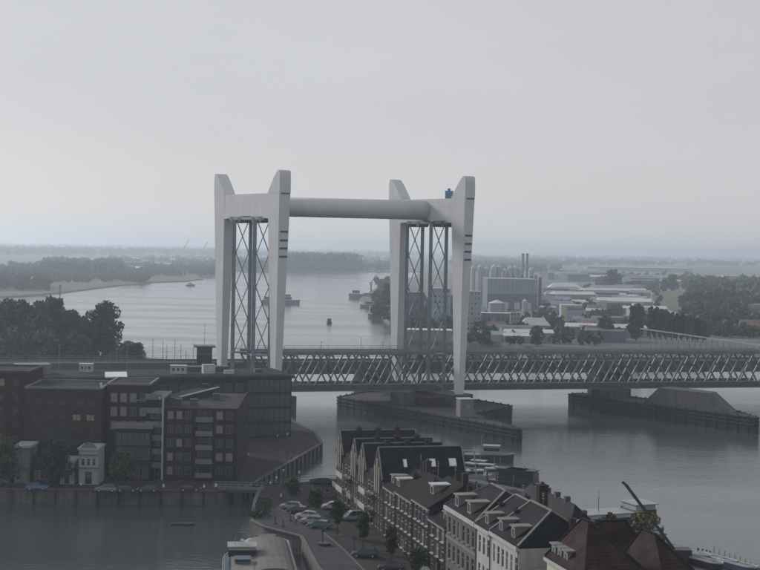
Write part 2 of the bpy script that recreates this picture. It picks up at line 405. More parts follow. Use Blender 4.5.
# far banks
LB = [gp(-60, 301), gp(20, 297), gp(60, 293.5), gp(110, 287), gp(150, 283), gp(188, 281.5), gp(203, 279.5), gp(196, 277), gp(150, 277.5), gp(215, 276.5), gp(215, 273), (-320, 2950), gp(290, 271.5), gp(350, 272.3), gp(392, 272), (250, 3300), (400, 23900), (-8900, 23900), (-8900, 1200), (-900, 1200)]
land('left_bank_ground', LB, 1.5, 'land', 'sandy_shore')
RB = [(9000-100, 23900), (600, 23900), (120, 3800), (60, 2600), gp(386, 285), gp(372, 292), gp(360, 300), gp(366, 306), gp(377, 314), gp(389, 325), gp(410, 333), gp(450, 340), gp(468, 343), gp(500, 346), gp(540, 352), gp(570, 357), gp(620, 360), gp(700, 364), (420, 700), (8900, 600)]
land('right_bank_ground', RB, 2.0, 'town_ground', 'sandy_shore')
# harbour inlet glimpsed by the right bank, lawn and curving road
def sheet(name, pts, z, m): 
    return struct(MB().quad(*[(*gp(x, y, z), z) for x, y in pts]).build(name, m))
sheet('lawn', [(646, 297), (652, 292), (664, 291), (681, 291.5), (684, 294), (676, 299), (672, 304), (684, 311), (690, 315), (668, 314), (652, 306)], 2.03, 'grass')
def ribbon(name, pts, w, z, m):
    mb = MB(); P = [G(x, y, z) for x, y in pts]
    L = []
    for k, p in enumerate(P):
        d = (P[min(k+1, len(P)-1)]-P[max(k-1, 0)]).normalized(); nrm = V((-d.y, d.x, 0)); L.append((p-nrm*w/2, p+nrm*w/2))
    for k in range(len(L)-1): mb.quad(L[k][0], L[k+1][0], L[k+1][1], L[k][1])
    return struct(mb.build(name, m))
ribbon('curving_road', [(690, 316), (672, 312.5), (656, 306.5), (648, 300), (648, 294.5), (656, 291), (672, 290), (690, 290.5)], 9, 2.06, 'road_pale')
# quay road, kerb
def row_poly(name, pts, z, m): return struct(MB().quad(*[(x, y, z) for x, y in pts]).build(name, m))
row_poly('quay_road', [(-13.0, 255.2), (-9.1, 232), (2.2, 186), (9.5, 187), (0, 223), (-5.5, 246), (-10, 262), (-20, 285), (-23.8, 285), (-22.9, 270.3), (-20.2, 264.3)], 3.004, 'asphalt')
kb = MB()
kpts = [(-20, 285), (-10, 262), (-5.5, 246), (0, 223), (9.5, 187)]
for a, b in zip(kpts, kpts[1:]): kb.bar((*a, 3.05), (*b, 3.05), .3, .12)
struct(kb.build('kerb', 'kerb'))
kb = MB()
for a, b in zip(QUAY[0:8], QUAY[1:9]): kb.bar((*a, 3.06), (*b, 3.06), .7, .22)
for a, b in zip(QUAY[10:], QUAY[11:]): kb.bar((*a, 3.06), (*b, 3.06), .7, .22)
struct(kb.build('quay_coping_kerb', 'kerb'))
kb = MB()
for a, b in zip(PEN[1:7], PEN[2:8]): kb.bar((*a, 3.06), (*b, 3.06), .7, .22)
struct(kb.build('peninsula_coping_kerb', 'kerb'))
# ================================================================== LIFT BRIDGE
TH, BE = .2747, .6071
DD = V((math.cos(TH), math.sin(TH), 0)); BB = V((-math.sin(BE), math.cos(BE), 0)); QQ = V((math.cos(BE), math.sin(BE), 0))
NL = V((-31.8, 450.86, 0)); SPAN, TW = 60.8, 36.27
portal = thing('lift_bridge_towers', 'pale concrete lift towers with horned tops joined by a round tube', 'lift bridge', NL+DD*(SPAN/2)+BB*(TW/2))
def W2(p): return V(p)-portal.location                    # world to portal-local (no rotation)
def tpt(base, t, a, z): return base+BB*t+QQ*a+V((0, 0, z))
Z0, ZB0, ZB1, ZT = 7.5, 63.0, 71.2, 78.3
def pylon(base, t, out):
    """out = -1 near pylon (its outer end faces the viewer), +1 far pylon"""
    def loop(z, ha, hb, sh=0): return [W2(tpt(base, t+sh*out+sb*hb, sa*ha, z)) for sa, sb in ((-1, -1), (1, -1), (1, 1), (-1, 1))]
    secs = [(Z0, 1.05, 1.2), (20, 1.24, 1.7), (40, 1.54, 2.45), (58, 1.82, 3.1), (ZB1, 1.98, 3.6)]
    mb = MB()
    for (z0, a0, b0), (z1, a1, b1) in zip(secs, secs[1:]):
        l0, l1 = loop(z0, a0, b0), loop(z1, a1, b1)
        for k in range(4): mb.quad(l0[k], l0[(k+1) % 4], l1[(k+1) % 4], l1[k])
    mb.quad(*loop(Z0, 1.05, 1.2))
    # horn: profile in the (t, z) plane, extruded over the width
    prof = [(-3.62, ZB1+.002), (-3.5, ZB1+.3), (-2.6, ZB1+1.5), (-1.4, ZB1+3.0), (-.2, ZB1+4.5), (.8, ZB1+5.6), (1.5, ZT-.85), (2.1, ZT-.35), (2.6, ZT-.06), (3.0, ZT), (3.35, ZT-.25), (3.55, ZT-.9), (3.68, ZT-2.2), (3.7, ZB1+.4), (3.62, ZB1+.002)]
    A0 = [W2(tpt(base, t+out*x, -2.02, z)) for x, z in prof]; A1 = [W2(tpt(base, t+out*x, 2.02, z)) for x, z in prof]
    n = len(prof); mb.quad(*A0); mb.quad(*A1)
    for k in range(n): mb.quad(A0[k], A0[(k+1) % n], A1[(k+1) % n], A1[k])
    p = mb.build('pylon', 'concrete', portal)
    # outer end: four proud dark blocks painting in the shade of slots, ledge
    for z in (59.1, 56.4, 53.9, 51.3):
        hb = 3.1-(58-z)*.0361 if z < 58 else 3.1+(z-58)*.0379
        s = MB(); s.hexa([W2(tpt(base, t+out*(hb+d), a, z-.33)) for a, d in ((-1.25, -.3), (1.6, -.3), (1.6, .06), (-1.25, .06))],
                         [W2(tpt(base, t+out*(hb+d), a, z+.33)) for a, d in ((-1.25, -.3), (1.6, -.3), (1.6, .06), (-1.25, .06))])
        s.build('vent_slot', 'steel_dark', p)
    s = MB(); s.hexa([W2(tpt(base, t+out*d, a, ZB1-.35)) for a, d in ((-1.3, 3.2), (1.8, 3.2), (1.8, 3.75), (-1.3, 3.75))],
                     [W2(tpt(base, t+out*d, a, ZB1-.004)) for a, d in ((-1.3, 3.2), (1.8, 3.2), (1.8, 3.75), (-1.3, 3.75))])
    s.build('ledge', 'concrete_dark', p)
    return p
for base, frames in ((NL, (10.0, 23.4)), (NL+DD*SPAN, (13.2, 26.6))):
    pylon(base, .6, -1); pylon(base, TW-.4, 1)
    # crossbeam with haunched soffit
    mb = MB(); prof = [(1.0, ZB1-.05), (TW-1.0, ZB1-.05), (TW-1.0, ZB0), (TW*.55, ZB0+1.1), (TW*.45, ZB0+1.1), (1.0, ZB0)]
    a0 = [W2(tpt(base, x, -1.9, z)) for x, z in prof]; a1 = [W2(tpt(base, x, 1.9, z)) for x, z in prof]
    mb.quad(*a0); mb.quad(*a1)
    for k in range(6): mb.quad(a0[k], a0[(k+1) % 6], a1[(k+1) % 6], a1[k])
    mb.build('crossbeam', 'concrete', portal)
    # cable wheels under the beam, machinery soffit
    for t in (8.8, 13.4, 22.4, 27.2):
        k = MB(); k.tube(W2(tpt(base, t, -2.0, ZB0-.2)), W2(tpt(base, t, 2.0, ZB0-.2)), .95, n=12)
        k.build('cable_wheel', 'steel_dark', portal)
    k = MB(); k.hexa([W2(tpt(base, t, a, ZB0-.15)) for t, a in ((7, -1.9), (29, -1.9), (29, 1.9), (7, 1.9))], [W2(tpt(base, t, a, ZB0+.9)) for t, a in ((7, -1.9), (29, -1.9), (29, 1.9), (7, 1.9))])
    k.build('machine_floor', 'steel', portal)
    # guide frames: two columns with crossed braces
    for t in frames:
        e = bpy.data.objects.new('guide_frame', None); C.objects.link(e); e.parent = portal; e.location = W2(base+BB*t+V((0, 0, Z0)))
        hz = ZB0-Z0-.1
        for s in (-1, 1):
            c = MB(); o = DD*(2.7*s)
            c.bar(o+V((0, 0, -2)), o+V((0, 0, hz)), 1.15, 1.1)
            for z in np.arange(3, hz, 3.0): c.bar(o+V((0, 0, z)), o+V((0, 0, z+.18)), 1.3, 1.25)
            c.build('guide_column', 'steel', e)
        nx = 4; z0 = 12.5; st = (hz-z0)/nx
        for k in range(nx):
            for s in (-1, 1):
                b = MB(); b.bar(DD*(2.1*s)+V((0, 0, z0+k*st)), DD*(-2.1*s)+V((0, 0, z0+(k+1)*st)), .32, .28+.02*s)
                b.build('cross_brace', 'steel', e)
        b = MB(); b.bar(DD*-3.4+V((0, 0, 12.2)), DD*3.4+V((0, 0, 12.2)), 3.2, .5)
        for s in (-3.3, -1.6, 0, 1.6, 3.3): b.bar(DD*s-BB*1.5+V((0, 0, 12.4)), DD*s-BB*1.5+V((0, 0, 13.6)), .12)
        b.bar(DD*-3.3-BB*1.5+V((0, 0, 13.55)), DD*3.3-BB*1.5+V((0, 0, 13.55)), .12)
        b.build('platform', 'steel', e)
c0, c1 = W2(NL+BB*(TW/2)+V((0, 0, 67.4))), W2(NL+DD*SPAN+BB*(TW/2)+V((0, 0, 67.4)))
tb = MB(); tb.tube(c0+DD*1.0, c1-DD*1.0, 3.2, n=40); tb.build('tube', 'concrete', portal, smooth=False)
for p in portal.children:
    if p.name.startswith('tube'):
        for f in p.data.polygons: f.use_smooth = len(f.vertices) == 4
for f in (.17, .34, .5, .66, .83):
    q = c0.lerp(c1, f); s = MB(); s.tube(q-DD*.08, q+DD*.08, 3.225, n=40); s.build('tube_joint', 'concrete', portal)
k = MB(); q = W2(NL+DD*SPAN+BB*8+V((0, 0, ZB1-.05)))
k.box(q.x-1.3, q.x+1.3, q.y-1.2, q.y+1.2, q.z, q.z+2.6); k.box(q.x-.5, q.x+.4, q.y-.6, q.y+.6, q.z+2.602, q.z+3.4); k.build('winch_cabin', 'blue_paint', portal)

# truss spans
def truss_span(label, m0, npan, pan, base=NL, zb=7.6, zt=20.6, tn=12.5, tf=25.5, mt='steel_truss'):
    o0 = base+DD*m0+BB*tn
    e = thing('truss_span', label, 'bridge span', o0+V((0, 0, zb)), 0, 'steel truss spans of the railway bridge')
    L = npan*pan; h = zt-zb
    for t in (0, (tf-tn)*.34, (tf-tn)*.67, tf-tn):
        off = BB*t
        MB().bar(off+V((0, 0, h-.55)), off+DD*L+V((0, 0, h-.55)), .8, 1.1).build('top_chord', mt, e)
        MB().bar(off+V((0, 0, .6)), off+DD*L+V((0, 0, .6)), .9, 1.2).build('bottom_chord', mt, e)
        za, zc = h-.6, 1.0
        for k in range(npan):
            a = off+DD*(k*pan)+V((0, 0, za)); b = off+DD*((k+.5)*pan)+V((0, 0, zc)); c = off+DD*((k+1)*pan)+V((0, 0, za))
            MB().bar(a, b, .55, .5).build('diagonal', mt, e); MB().bar(c, b, .54, .48).build('diagonal', mt, e)
            g = MB(); g.bar(b+V((0, 0, -.6)), b+V((0, 0, .6)), 2.0, .8); g.build('gusset', mt, e)
    wdt = tf-tn
    dk = MB(); dk.hexa([V((0, 0, .2))+BB*.5, DD*L+V((0, 0, .2))+BB*.5, DD*L+BB*(wdt-.5)+V((0, 0, .2)), BB*(wdt-.5)+V((0, 0, .2))],
                       [V((0, 0, 1.2))+BB*.5, DD*L+V((0, 0, 1.2))+BB*.5, DD*L+BB*(wdt-.5)+V((0, 0, 1.2)), BB*(wdt-.5)+V((0, 0, 1.2))])
    dk.build('deck', 'steel_dark', e)
    for t in (-.62, wdt+.62): MB().bar(BB*t+V((0, 0, 1.3)), BB*t+DD*L+V((0, 0, 1.3)), .1, 1.7).build('side_screen', 'steel_dark', e)
    tr = MB()
    for t in (2.6, 4.1, 6.6, 8.1): tr.bar(BB*t+V((0, 0, 1.3)), BB*t+DD*L+V((0, 0, 1.3)), .15, .2)
    tr.build('rail', 'steel', e)
    # top laterals
    for k in range(npan):
        for (s0, s1) in ((0, wdt), (wdt, 0)):
            MB().bar(BB*s0+DD*(k*pan)+V((0, 0, h-.9)), BB*s1+DD*((k+1)*pan)+V((0, 0, h-.9)), .35, .3+.04*(s0 > 0)).build('lateral_brace', mt, e)
        MB().bar(BB*.4+DD*(k*pan)+V((0, 0, h-1.3)), BB*(wdt-.4)+DD*(k*pan)+V((0, 0, h-1.3)), .4, .7).build('portal_strut', mt, e)
    # walkway rails along the top and low side rail
    w = MB()
    for t in (0, wdt):
        for zz in (h+.55, h+1.1): w.bar(BB*t+V((0, 0, zz)), BB*t+DD*L+V((0, 0, zz)), .09)
        for x in np.arange(0, L+.1, 3.0): w.bar(BB*t+DD*x+V((0, 0, h)), BB*t+DD*x+V((0, 0, h+1.1)), .09)
    w.bar(BB*-.5+V((0, 0, 2.4)), BB*-.5+DD*L+V((0, 0, 2.4)), .14); w.bar(BB*-.5+V((0, 0, 1.9)), BB*-.5+DD*L+V((0, 0, 1.9)), .1)
    w.build('handrail', 'steel', e)
    return e
truss_span('grey steel truss span between the two lift towers', .7, 5, 11.9)
PAN = 12.8
truss_span('steel truss span from the lift tower to the long midstream pier', SPAN+1.6, 5, PAN)
truss_span('steel truss span running past the long midstream pier out of frame', SPAN+1.9+5*PAN, 5, PAN)
# catenary masts
ORD = ['first', 'second', 'third', 'fourth', 'fifth', 'sixth', 'seventh', 'eighth', 'ninth', 'tenth', 'eleventh', 'twelfth']
for k, m in enumerate(range(-60, 190, 21)):
    p = NL+DD*m+BB*18+V((0, 0, 20.4 if m > 2 and m < 190 else 12)); hh = 3.4 if m > 2 else 11
    o = thing('catenary_mast', '%s thin steel overhead-line mast from the left along the railway' % ORD[k], 'mast', p, 0, 'overhead-line masts along the railway')
    MB().tube((0, 0, 0), (0, 0, hh), .1, .07, 6).build('post', 'steel', o)
    MB().bar((0, 0, hh-.5), tuple(BB*-2.2+V((0, 0, hh-.3))), .09).build('arm', 'steel', o)
# railway approach on the left: plate girder viaduct
ra = thing('railway_viaduct', 'dark plate girder railway viaduct leading off left behind the apartment blocks', 'viaduct', NL+BB*12.8+DD*-2)
for t in (0, 10.5):
    g = MB(); g.bar(BB*t+V((0, 0, 10.4)), BB*t-DD*170+V((0, 0, 10.4)), .6, 2.6); g.build('girder', 'steel_dark', ra)
dk = MB(); dk.hexa([BB*.4+V((0, 0, 9.3)), BB*10+V((0, 0, 9.3)), BB*10-DD*170+V((0, 0, 9.3)), BB*.4-DD*170+V((0, 0, 9.3))], [BB*.4+V((0, 0, 10.3)), BB*10+V((0, 0, 10.3)), BB*10-DD*170+V((0, 0, 10.3)), BB*.4-DD*170+V((0, 0, 10.3))])
dk.build('deck', 'steel_dark', ra)
for m in range(4, 170, 24): MB().bar(-DD*m+BB*1+V((0, 0, 6)), -DD*m+BB*9.5+V((0, 0, 6)), 2.0, 6.4).build('pillar', 'concrete_dark', ra)
# road bridge behind
rb0 = NL+BB*66+DD*-130
rb = thing('road_bridge', 'dark plate girder road bridge behind the truss railway bridge', 'bridge', rb0)
Lr = 420
for t in (0, 16):
    MB().bar(BB*t+V((0, 0, 10.8)), BB*t+DD*Lr+V((0, 0, 10.8)), .7, 4.4).build('girder', 'steel_dark', rb)
    r = MB()
    for zz in (13.7, 14.2): r.bar(BB*t+V((0, 0, zz)), BB*t+DD*Lr+V((0, 0, zz)), .1)
    for x in np.arange(0, Lr, 4): r.bar(BB*t+DD*x+V((0, 0, 13)), BB*t+DD*x+V((0, 0, 14.2)), .1)
    r.build('parapet_rail', 'steel', rb)
dk = MB(); q = [BB*.4, DD*Lr+BB*.4, DD*Lr+BB*15.6, BB*15.6]
dk.hexa([k+V((0, 0, 11.6)) for k in q], [k+V((0, 0, 12.4)) for k in q]); dk.build('deck', 'asphalt', rb)
for m in (118, 205, 300, 395): MB().bar(DD*m-BB*2+V((0, 0, 4)), DD*m+BB*18+V((0, 0, 4)), 4, 10.6).build('pillar', 'concrete_dark', rb)
for k in range(9):
    p = rb0+DD*(20+k*44)+BB*1.0+V((0, 0, 12.4))
    o = thing('street_lamp', '%s slim street lamp from the left on the road bridge' % ORD[k], 'street lamp', p, 0, 'street lamps along the road bridge')
    MB().tube((0, 0, 0), (0, 0, 9.5), .1, .06, 6).build('post', 'steel', o)
    MB().bar((0, 0, 9.4), tuple(BB*2+V((0, 0, 9.7))), .1).build('lamp_arm', 'steel', o)

# piers with timber fenders
def fender(parent, pts, z, step=2.0):
    """timber wall of planks and piles round an island"""
    mb = MB(); mb.prism([(x, y) for x, y in pts], -2, z-.25); mb.build('fender_deck', 'timber', parent)
    rl = MB(); n = len(pts)
    for k in range(n):
        a, b = V((*pts[k], 0)), V((*pts[(k+1) % n], 0))
        for zz in (z-.2, z-1.3, z-2.4): rl.bar(a+V((0, 0, zz)), b+V((0, 0, zz)), .5, .42)
    rl.build('waling', 'timber', parent)
    for k in range(n):
        a, b = V((*pts[k], 0)), V((*pts[(k+1) % n], 0)); L = (b-a).length; c = int(L/step/2)
        for j in range(c):
            p = a.lerp(b, (j+.5)/max(1, c)); pl = MB(); pl.tube((p.x, p.y, -2), (p.x, p.y, z+.35), .28, .26, 6); pl.build('pile', 'timber', parent)
nose = gp(522, 443); back = gp(337, 408)
cR = G(474, 413, 3.9)
pi1 = thing('bridge_pier', 'long dark pier with pointed timber fender under the middle lift tower', 'pier', (20, 450, 0))
loc = lambda pts: [(x-20, y-450) for x, y in pts]
fender(pi1, loc([back, (nose[0]-1.5, nose[1]+1), nose, (cR.x, cR.y), (44, 470), (22, 505), (-4, 508)]), 3.9)
BASE2 = NL+DD*SPAN
def wall_along(parent, base, t0, t1, hw, z0, z1, org, mtl='concrete_dark', tip=0, name='pier_body'):
    pts = [base+BB*t0-QQ*hw, base+BB*(t0-tip), base+BB*t0+QQ*hw, base+BB*t1+QQ*hw, base+BB*(t1+tip), base+BB*t1-QQ*hw]
    if not tip: pts = [pts[0], pts[2], pts[3], pts[5]]
    return MB().prism([(p.x-org[0], p.y-org[1]) for p in pts], z0, z1).build(name, mtl, parent)
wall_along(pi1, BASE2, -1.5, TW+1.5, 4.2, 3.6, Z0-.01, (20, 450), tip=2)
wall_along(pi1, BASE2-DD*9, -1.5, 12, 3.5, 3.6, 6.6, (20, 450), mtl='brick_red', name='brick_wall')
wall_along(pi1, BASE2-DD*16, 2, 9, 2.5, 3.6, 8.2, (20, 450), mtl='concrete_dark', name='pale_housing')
cb = thing('pier_cabin', 'small pale grey cabin on the pier beside the near lift pylon foot', 'cabin', G(467, 417, 3.9)+V((0, 1.0, -.2)), TH)
w_ = walls(cb, 4.2, 4, 5.4, 'plaster_grey', front=[(.5, 2.6, 1.0, 1.2), (2.2, 2.6, 1.0, 1.2)]); 
MB().box(-.2, 4.4, -.2, 4.2, 5.403, 5.6).build('roof', 'grey_paint', cb)
for k in cb.children: k.location.x -= 2.1
pi0 = thing('bridge_pier', 'concrete pier under the lift tower next to the dark office block', 'pier', (-40, 460, 0))
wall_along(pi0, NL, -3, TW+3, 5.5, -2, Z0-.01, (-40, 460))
ca = V((66.4, 500.9, 0)); cd = V((.62, -.784, 0)); cn = V((.784, .62, 0))
pi2 = thing('bridge_pier', 'long timber-clad midstream pier island under the truss to the right', 'pier', (90, 475, 0))
lp = lambda s, n_: ((ca+cd*s+cn*n_).x-90, (ca+cd*s+cn*n_).y-475)
fender(pi2, [lp(0, 0), lp(78.5, 0), lp(79.5, 1.2), lp(60, 13), lp(8, 14), lp(-1, 5)], 5.0)
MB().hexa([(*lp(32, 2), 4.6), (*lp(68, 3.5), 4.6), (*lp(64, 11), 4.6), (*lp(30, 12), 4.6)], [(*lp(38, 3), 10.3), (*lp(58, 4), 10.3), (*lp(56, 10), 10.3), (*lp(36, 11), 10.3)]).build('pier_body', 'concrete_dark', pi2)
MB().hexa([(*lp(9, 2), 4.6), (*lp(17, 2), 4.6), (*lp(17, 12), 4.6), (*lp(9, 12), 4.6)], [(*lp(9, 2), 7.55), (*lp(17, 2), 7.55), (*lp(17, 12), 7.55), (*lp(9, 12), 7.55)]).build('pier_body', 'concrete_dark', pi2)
k = MB()
for s in (49, 50.5, 52): k.bar((*lp(s, 5), 8.0), (*lp(s, 5), 9.3), .12)
k.bar((*lp(48, 5), 9.2), (*lp(53, 5), 9.2), .1); k.bar((*lp(47, 6.5), 7.9), (*lp(53, 6.5), 7.9), 3, .2); k.build('inspection_gantry', 'steel_dark', pi2)
# ================================================================== LEFT BANK BUILDINGS
def parapet(parent, W_, D_, z, h=.5, t=.3, m='concrete_dark'):
    mb = MB(); mb.box(-.1, W_+.1, -.1, t, z+.003, z+h); mb.box(-.1, W_+.1, D_-t, D_+.1, z+.003, z+h); mb.box(-.1, t, t, D_-t, z+.003, z+h); mb.box(W_-t, W_+.1, t, D_-t, z+.003, z+h)
    return mb.build('parapet', m, parent)
def flat(parent, W_, D_, z, m='roofing'): return MB().box(.31, W_-.31, .31, D_-.31, z+.002, z+.1).build('roof', m, parent)
GZ = 3.0
# dark red block at the frame edge
b = thing('apartment_block', 'tall dark red brick block cut by the frame edge behind the quay trees', 'apartment block', (-118, 317, GZ), R(1))
fr = grid(1, 39.5, 12, [1+3.1*k for k in range(7)], 1.5, 1.7)
walls(b, 40.5, 16, 22.6, 'brick_red', fr, fm='brick_brown'); parapet(b, 40.5, 16, 22.6); flat(b, 40.5, 16, 22.6)
# brown block with pale parapet
b = thing('apartment_block', 'wide dark brown brick block with a pale roof edge line', 'apartment block', (-77.2, 314, GZ), R(1.5))
fr = grid(1, 15.8, 5, [6+3.3*k for k in range(4)], 1.9, 1.5)
walls(b, 16.8, 17, 19.6, 'brick_brown', fr, right=grid(1, 16, 4, [6+3.3*k for k in range(4)], 1.5, 1.5), fm='brick_dark', mull='v'); parapet(b, 16.8, 17, 19.6, .45, .35, 'plaster_grey'); flat(b, 16.8, 17, 19.6)
k = MB(); k.bar((16.5, .2, 19.7), (16.5, .2, 21.1), .12); k.bar((16.5, .2, 21.1), (16.8, -.5, 20.0), .5, .1); k.build('roof_hatch', 'white_paint', b)
# balcony building, rear tall part and low front
b = thing('apartment_block', 'dark apartment block with pale balcony slabs stacked at its corner', 'apartment block', (-60.0, 318, GZ), R(1.5))
walls(b, 9.5, 15, 20.3, 'brick_dark', grid(.5, 9, 4, [10.3, 13.4, 16.5], 1.5, 2.1), fm='plaster_grey', mull='v'); parapet(b, 9.5, 15, 20.3, .4, .3, 'plaster_grey'); flat(b, 9.5, 15, 20.3)
b2 = thing('apartment_block', 'lower dark glazed block with pale flat roof edge between balcony towers', 'apartment block', (-57.2, 312.5, GZ), R(1.5))
walls(b2, 8.0, 5.2, 11.4, 'brick_dark', grid(.3, 7.7, 6, [4.6, 7.8], .95, 2.6)+grid(.3, 7.7, 4, [.6], 1.3, 2.6), fm='plaster_grey', pm='glass_blue'); 
MB().box(-.4, 8.4, -.5, 5.3, 11.403, 12.3).build('roof_slab', 'plaster_grey', b2)
b3 = thing('balcony_tower', 'narrow tower of pale balconies with a tall white corner post', 'apartment block', (-50.6, 316, GZ), R(1.5))
walls(b3, 3.6, 12, 17.8, 'brick_dark', [(.5, 1+3.05*k, 2.4, 2.2) for k in range(5)], fm='plaster_grey', pm='glass_blue', mull='v')
for k in range(6): 
    MB().box(-.3, 3.3, -1.7, -.003, 2.6+3.0*k, 2.85+3.0*k).build('balcony_slab', 'plaster_grey', b3)
    q = MB(); q.box(-.3, 3.3, -1.72, -1.62, 2.86+3.0*k, 3.85+3.0*k); q.build('balcony_front', 'plaster_grey', b3)
MB().box(3.35, 3.75, -1.8, -1.4, 0, 18.6).build('corner_post', 'plaster_white', b3); MB().box(-.4, 3.9, -1.6, 12, 17.81, 18.2).build('roof', 'plaster_grey', b3)
for k in range(5): MB().box(-3.2+.1*k, -.35, 1.0+k*1.3, 1.5+k*1.3, 17.0+.25*k, 17.2+.25*k).build('roof_louvre', 'plaster_grey', b3)
# long brick apartment with corner balconies
b = thing('apartment_block', 'long dark brick apartment block with balconies at the harbour mouth corner', 'apartment block', (-46.9, 314.5, GZ), R(1.8))
fr = grid(.6, 6.4, 3, [1.2+3.05*k for k in range(5)], 1.3, 1.8)+grid(11.2, 15.6, 2, [1.2+3.05*k for k in range(5)], 1.5, 1.8)+[(7.6, 1.0+3.05*k, 2.9, 2.3) for k in range(5)]
walls(b, 16.2, 37, 15.4, 'brick_dark', fr, right=grid(1, 36, 11, [1.2+3.05*k for k in range(5)], 1.6, 1.8), fm='plaster_grey', mull='v')
parapet(b, 16.2, 37, 15.4, .5, .3, 'brick_brown'); flat(b, 16.2, 37, 15.4, 'roof_brown')
for k in range(5):
    s = MB(); s.box(7.2, 10.9, -1.5, -.003, .75+3.05*k, .95+3.05*k); s.box(7.2, 10.9, -1.52, -1.44, .951+3.05*k, 1.9+3.05*k); s.build('balcony', 'plaster_grey', b)
for x, y in ((1.5, 8), (5, 7.5), (9, 20), (4, 26)): MB().box(x, x+1.6, y, y+1.6, 15.5, 17.0).build('roof_vent', 'steel_dark', b)
MB().box(5.5, 7.0, 30, 33, 15.5, 18.2).build('stair_head', 'brick_dark', b)
q = MB(); q.hexa([(-3.5, 17, 15.51), (1.5, 17, 15.51), (9.5, 30, 15.51), (4.5, 30, 15.51)], [(-3.5, 17, 16.2), (1.5, 17, 16.2), (9.5, 30, 17.4), (4.5, 30, 17.4)]); q.build('roof_light', 'roofing', b)
MB().bar((1.7, 16.6, 16.5), (9.6, 29.6, 17.6), .45, .25).build('roof_edge', 'plaster_white', b)
# long office block with bluish glass corner
ang = R(19)
b = thing('office_block', 'long flat-roofed office block with bluish glass corner by the lift tower', 'office block', (-23.4-92*math.cos(ang), 389-92*math.sin(ang), GZ), ang)
L_ = 92
fr = [(L_-11.6+.1, .6+3.95*k, 11.2, 3.2) for k in range(4)]+grid(2, 79, 26, [.9+3.95*k for k in range(4)], 2.2, 2.0)
walls(b, L_, 22, 16.0, 'brick_dark', grid(2, 79, 26, [.9+3.95*k for k in range(4)], 2.2, 2.0)+grid(79.8, 91.8, 8, [.6+3.95*k for k in range(4)], 1.42, 3.1), right=grid(.5, 21.5, 12, [.6+3.95*k for k in range(4)], 1.5, 3.1), fm='steel_dark', pm='glass_blue', mull='')
MB().box(-.5, L_+.5, -.6, 22.5, 16.003, 16.75).build('roof_slab', 'roofing', b); MB().box(1, L_-1, 1, 21, 16.752, 16.9).build('roof_gravel', 'roofing', b)
for x, y, w_, d_, h_, m_ in ((69, 6, 3.2, 2.5, 2.4, 'grey_paint'), (74.5, 4.5, 2.6, 1.2, 1.0, 'grey_paint'), (20, 9, 9, 6, 2.6, 'plaster_grey'), (66, 14, 12, 4, 1.2, 'steel_dark'), (6, 9, 5, 4, 2.4, 'plaster_grey'), (84, 9, 2, 2, .8, 'steel_dark')):
    MB().box(x, x+w_, y, y+d_, 16.901, 16.9+h_).build('roof_unit', m_, b)
# bright skylight, white rooftop cabins
p = A(116, 375, 372); o = thing('roof_skylight', 'bright tilted skylight panel on the long office roof', 'skylight', (p.x, 372, GZ+16.9), ang)
q = MB(); q.hexa([(-3.1, -2.2, 0), (2.6, -2.2, 0), (3.1, 2.0, 0), (-2.6, 2.0, 0)], [(-3.1, -2.2, .3), (2.6, -2.2, .3), (3.1, 2.0, 1.3), (-2.6, 2.0, 1.3)]); q.build('frame', 'grey_paint', o)
q = MB(); q.quad((-2.95, -2.05, .36), (2.5, -2.05, .36), (2.95, 1.85, 1.29), (-2.5, 1.85, 1.29)); q.build('pane', 'lit_panel', o)
for (x0, x1, y1, lab) in ((79, 92, 375, 'small white rooftop cabin beside the bright skylight'), (170, 186, 374, 'small white rooftop cabin with dark windows near the harbour masts')):
    p = A((x0+x1)/2, y1, 385); wd = (x1-x0)/FPX*385
    o = thing('rooftop_cabin', lab, 'cabin', (p.x-wd/2, 385, GZ+16.9), R(4))
    walls(o, wd, 2.6, 2.1, 'white_paint', grid(.3, wd-.3, 3, [.7], .75, .9), fm='grey_paint', mull=''); MB().box(-.15, wd+.15, -.15, 2.75, 2.103, 2.25).build('roof', 'grey_paint', o)
# quay-side small houses
def quay_house(name, label, px0, px1, h, mtl, rects, rz=0, depth=7, roofm='tile_dark', kind='gable'):
    y = 306.5; x0, x1 = A(px0, 480, y).x, A(px1, 480, y).x; w = x1-x0
    o = thing(name, label, 'house', (x0, y, GZ), rz); walls(o, w, depth, h, mtl, rects(w)); 
    if kind == 'flat': MB().box(-.25, w+.25, -.3, depth+.2, h+.003, h+.5).build('cornice', 'plaster_white', o)
    else: roof(o, -.2, w+.2, -.25, depth+.2, h+.25, h+2.6, .2, .2, 'x', roofm, None)
    return o, w
o, w = quay_house('quay_house', 'narrow two-storey pale plaster house on the basin quay beside a blue car', 14, 29.5, 7.6, 'plaster_grey', lambda w: [(.4, .6, .9, 1.8), (1.7, .6, .9, 1.8), (w-1.4, 3.6, 1.1, 2.6)], kind='flat')
quay_house('quay_house', 'low pale house cut by the frame edge on the basin quay', -6, 8.5, 4.2, 'plaster_grey', lambda w: [(w-1.6, .6, 1.2, 2), (w-.9-2.4, .6, .9, 2)])
o, w = quay_house('quay_house', 'low house with white-framed windows behind the blue car', 33, 50, 3.8, 'brick_brown', lambda w: grid(.3, w-.3, 3, [.9], .9, 1.9))
o, w = quay_house('quay_house', 'small white arched shopfront house between the quay trees', 60, 74, 4.6, 'plaster_white', lambda w: [(w/2-.7, 0, 1.3, 2.9), (.2, .8, .5, 1.8), (w-.7, .8, .5, 1.8)], kind='flat')
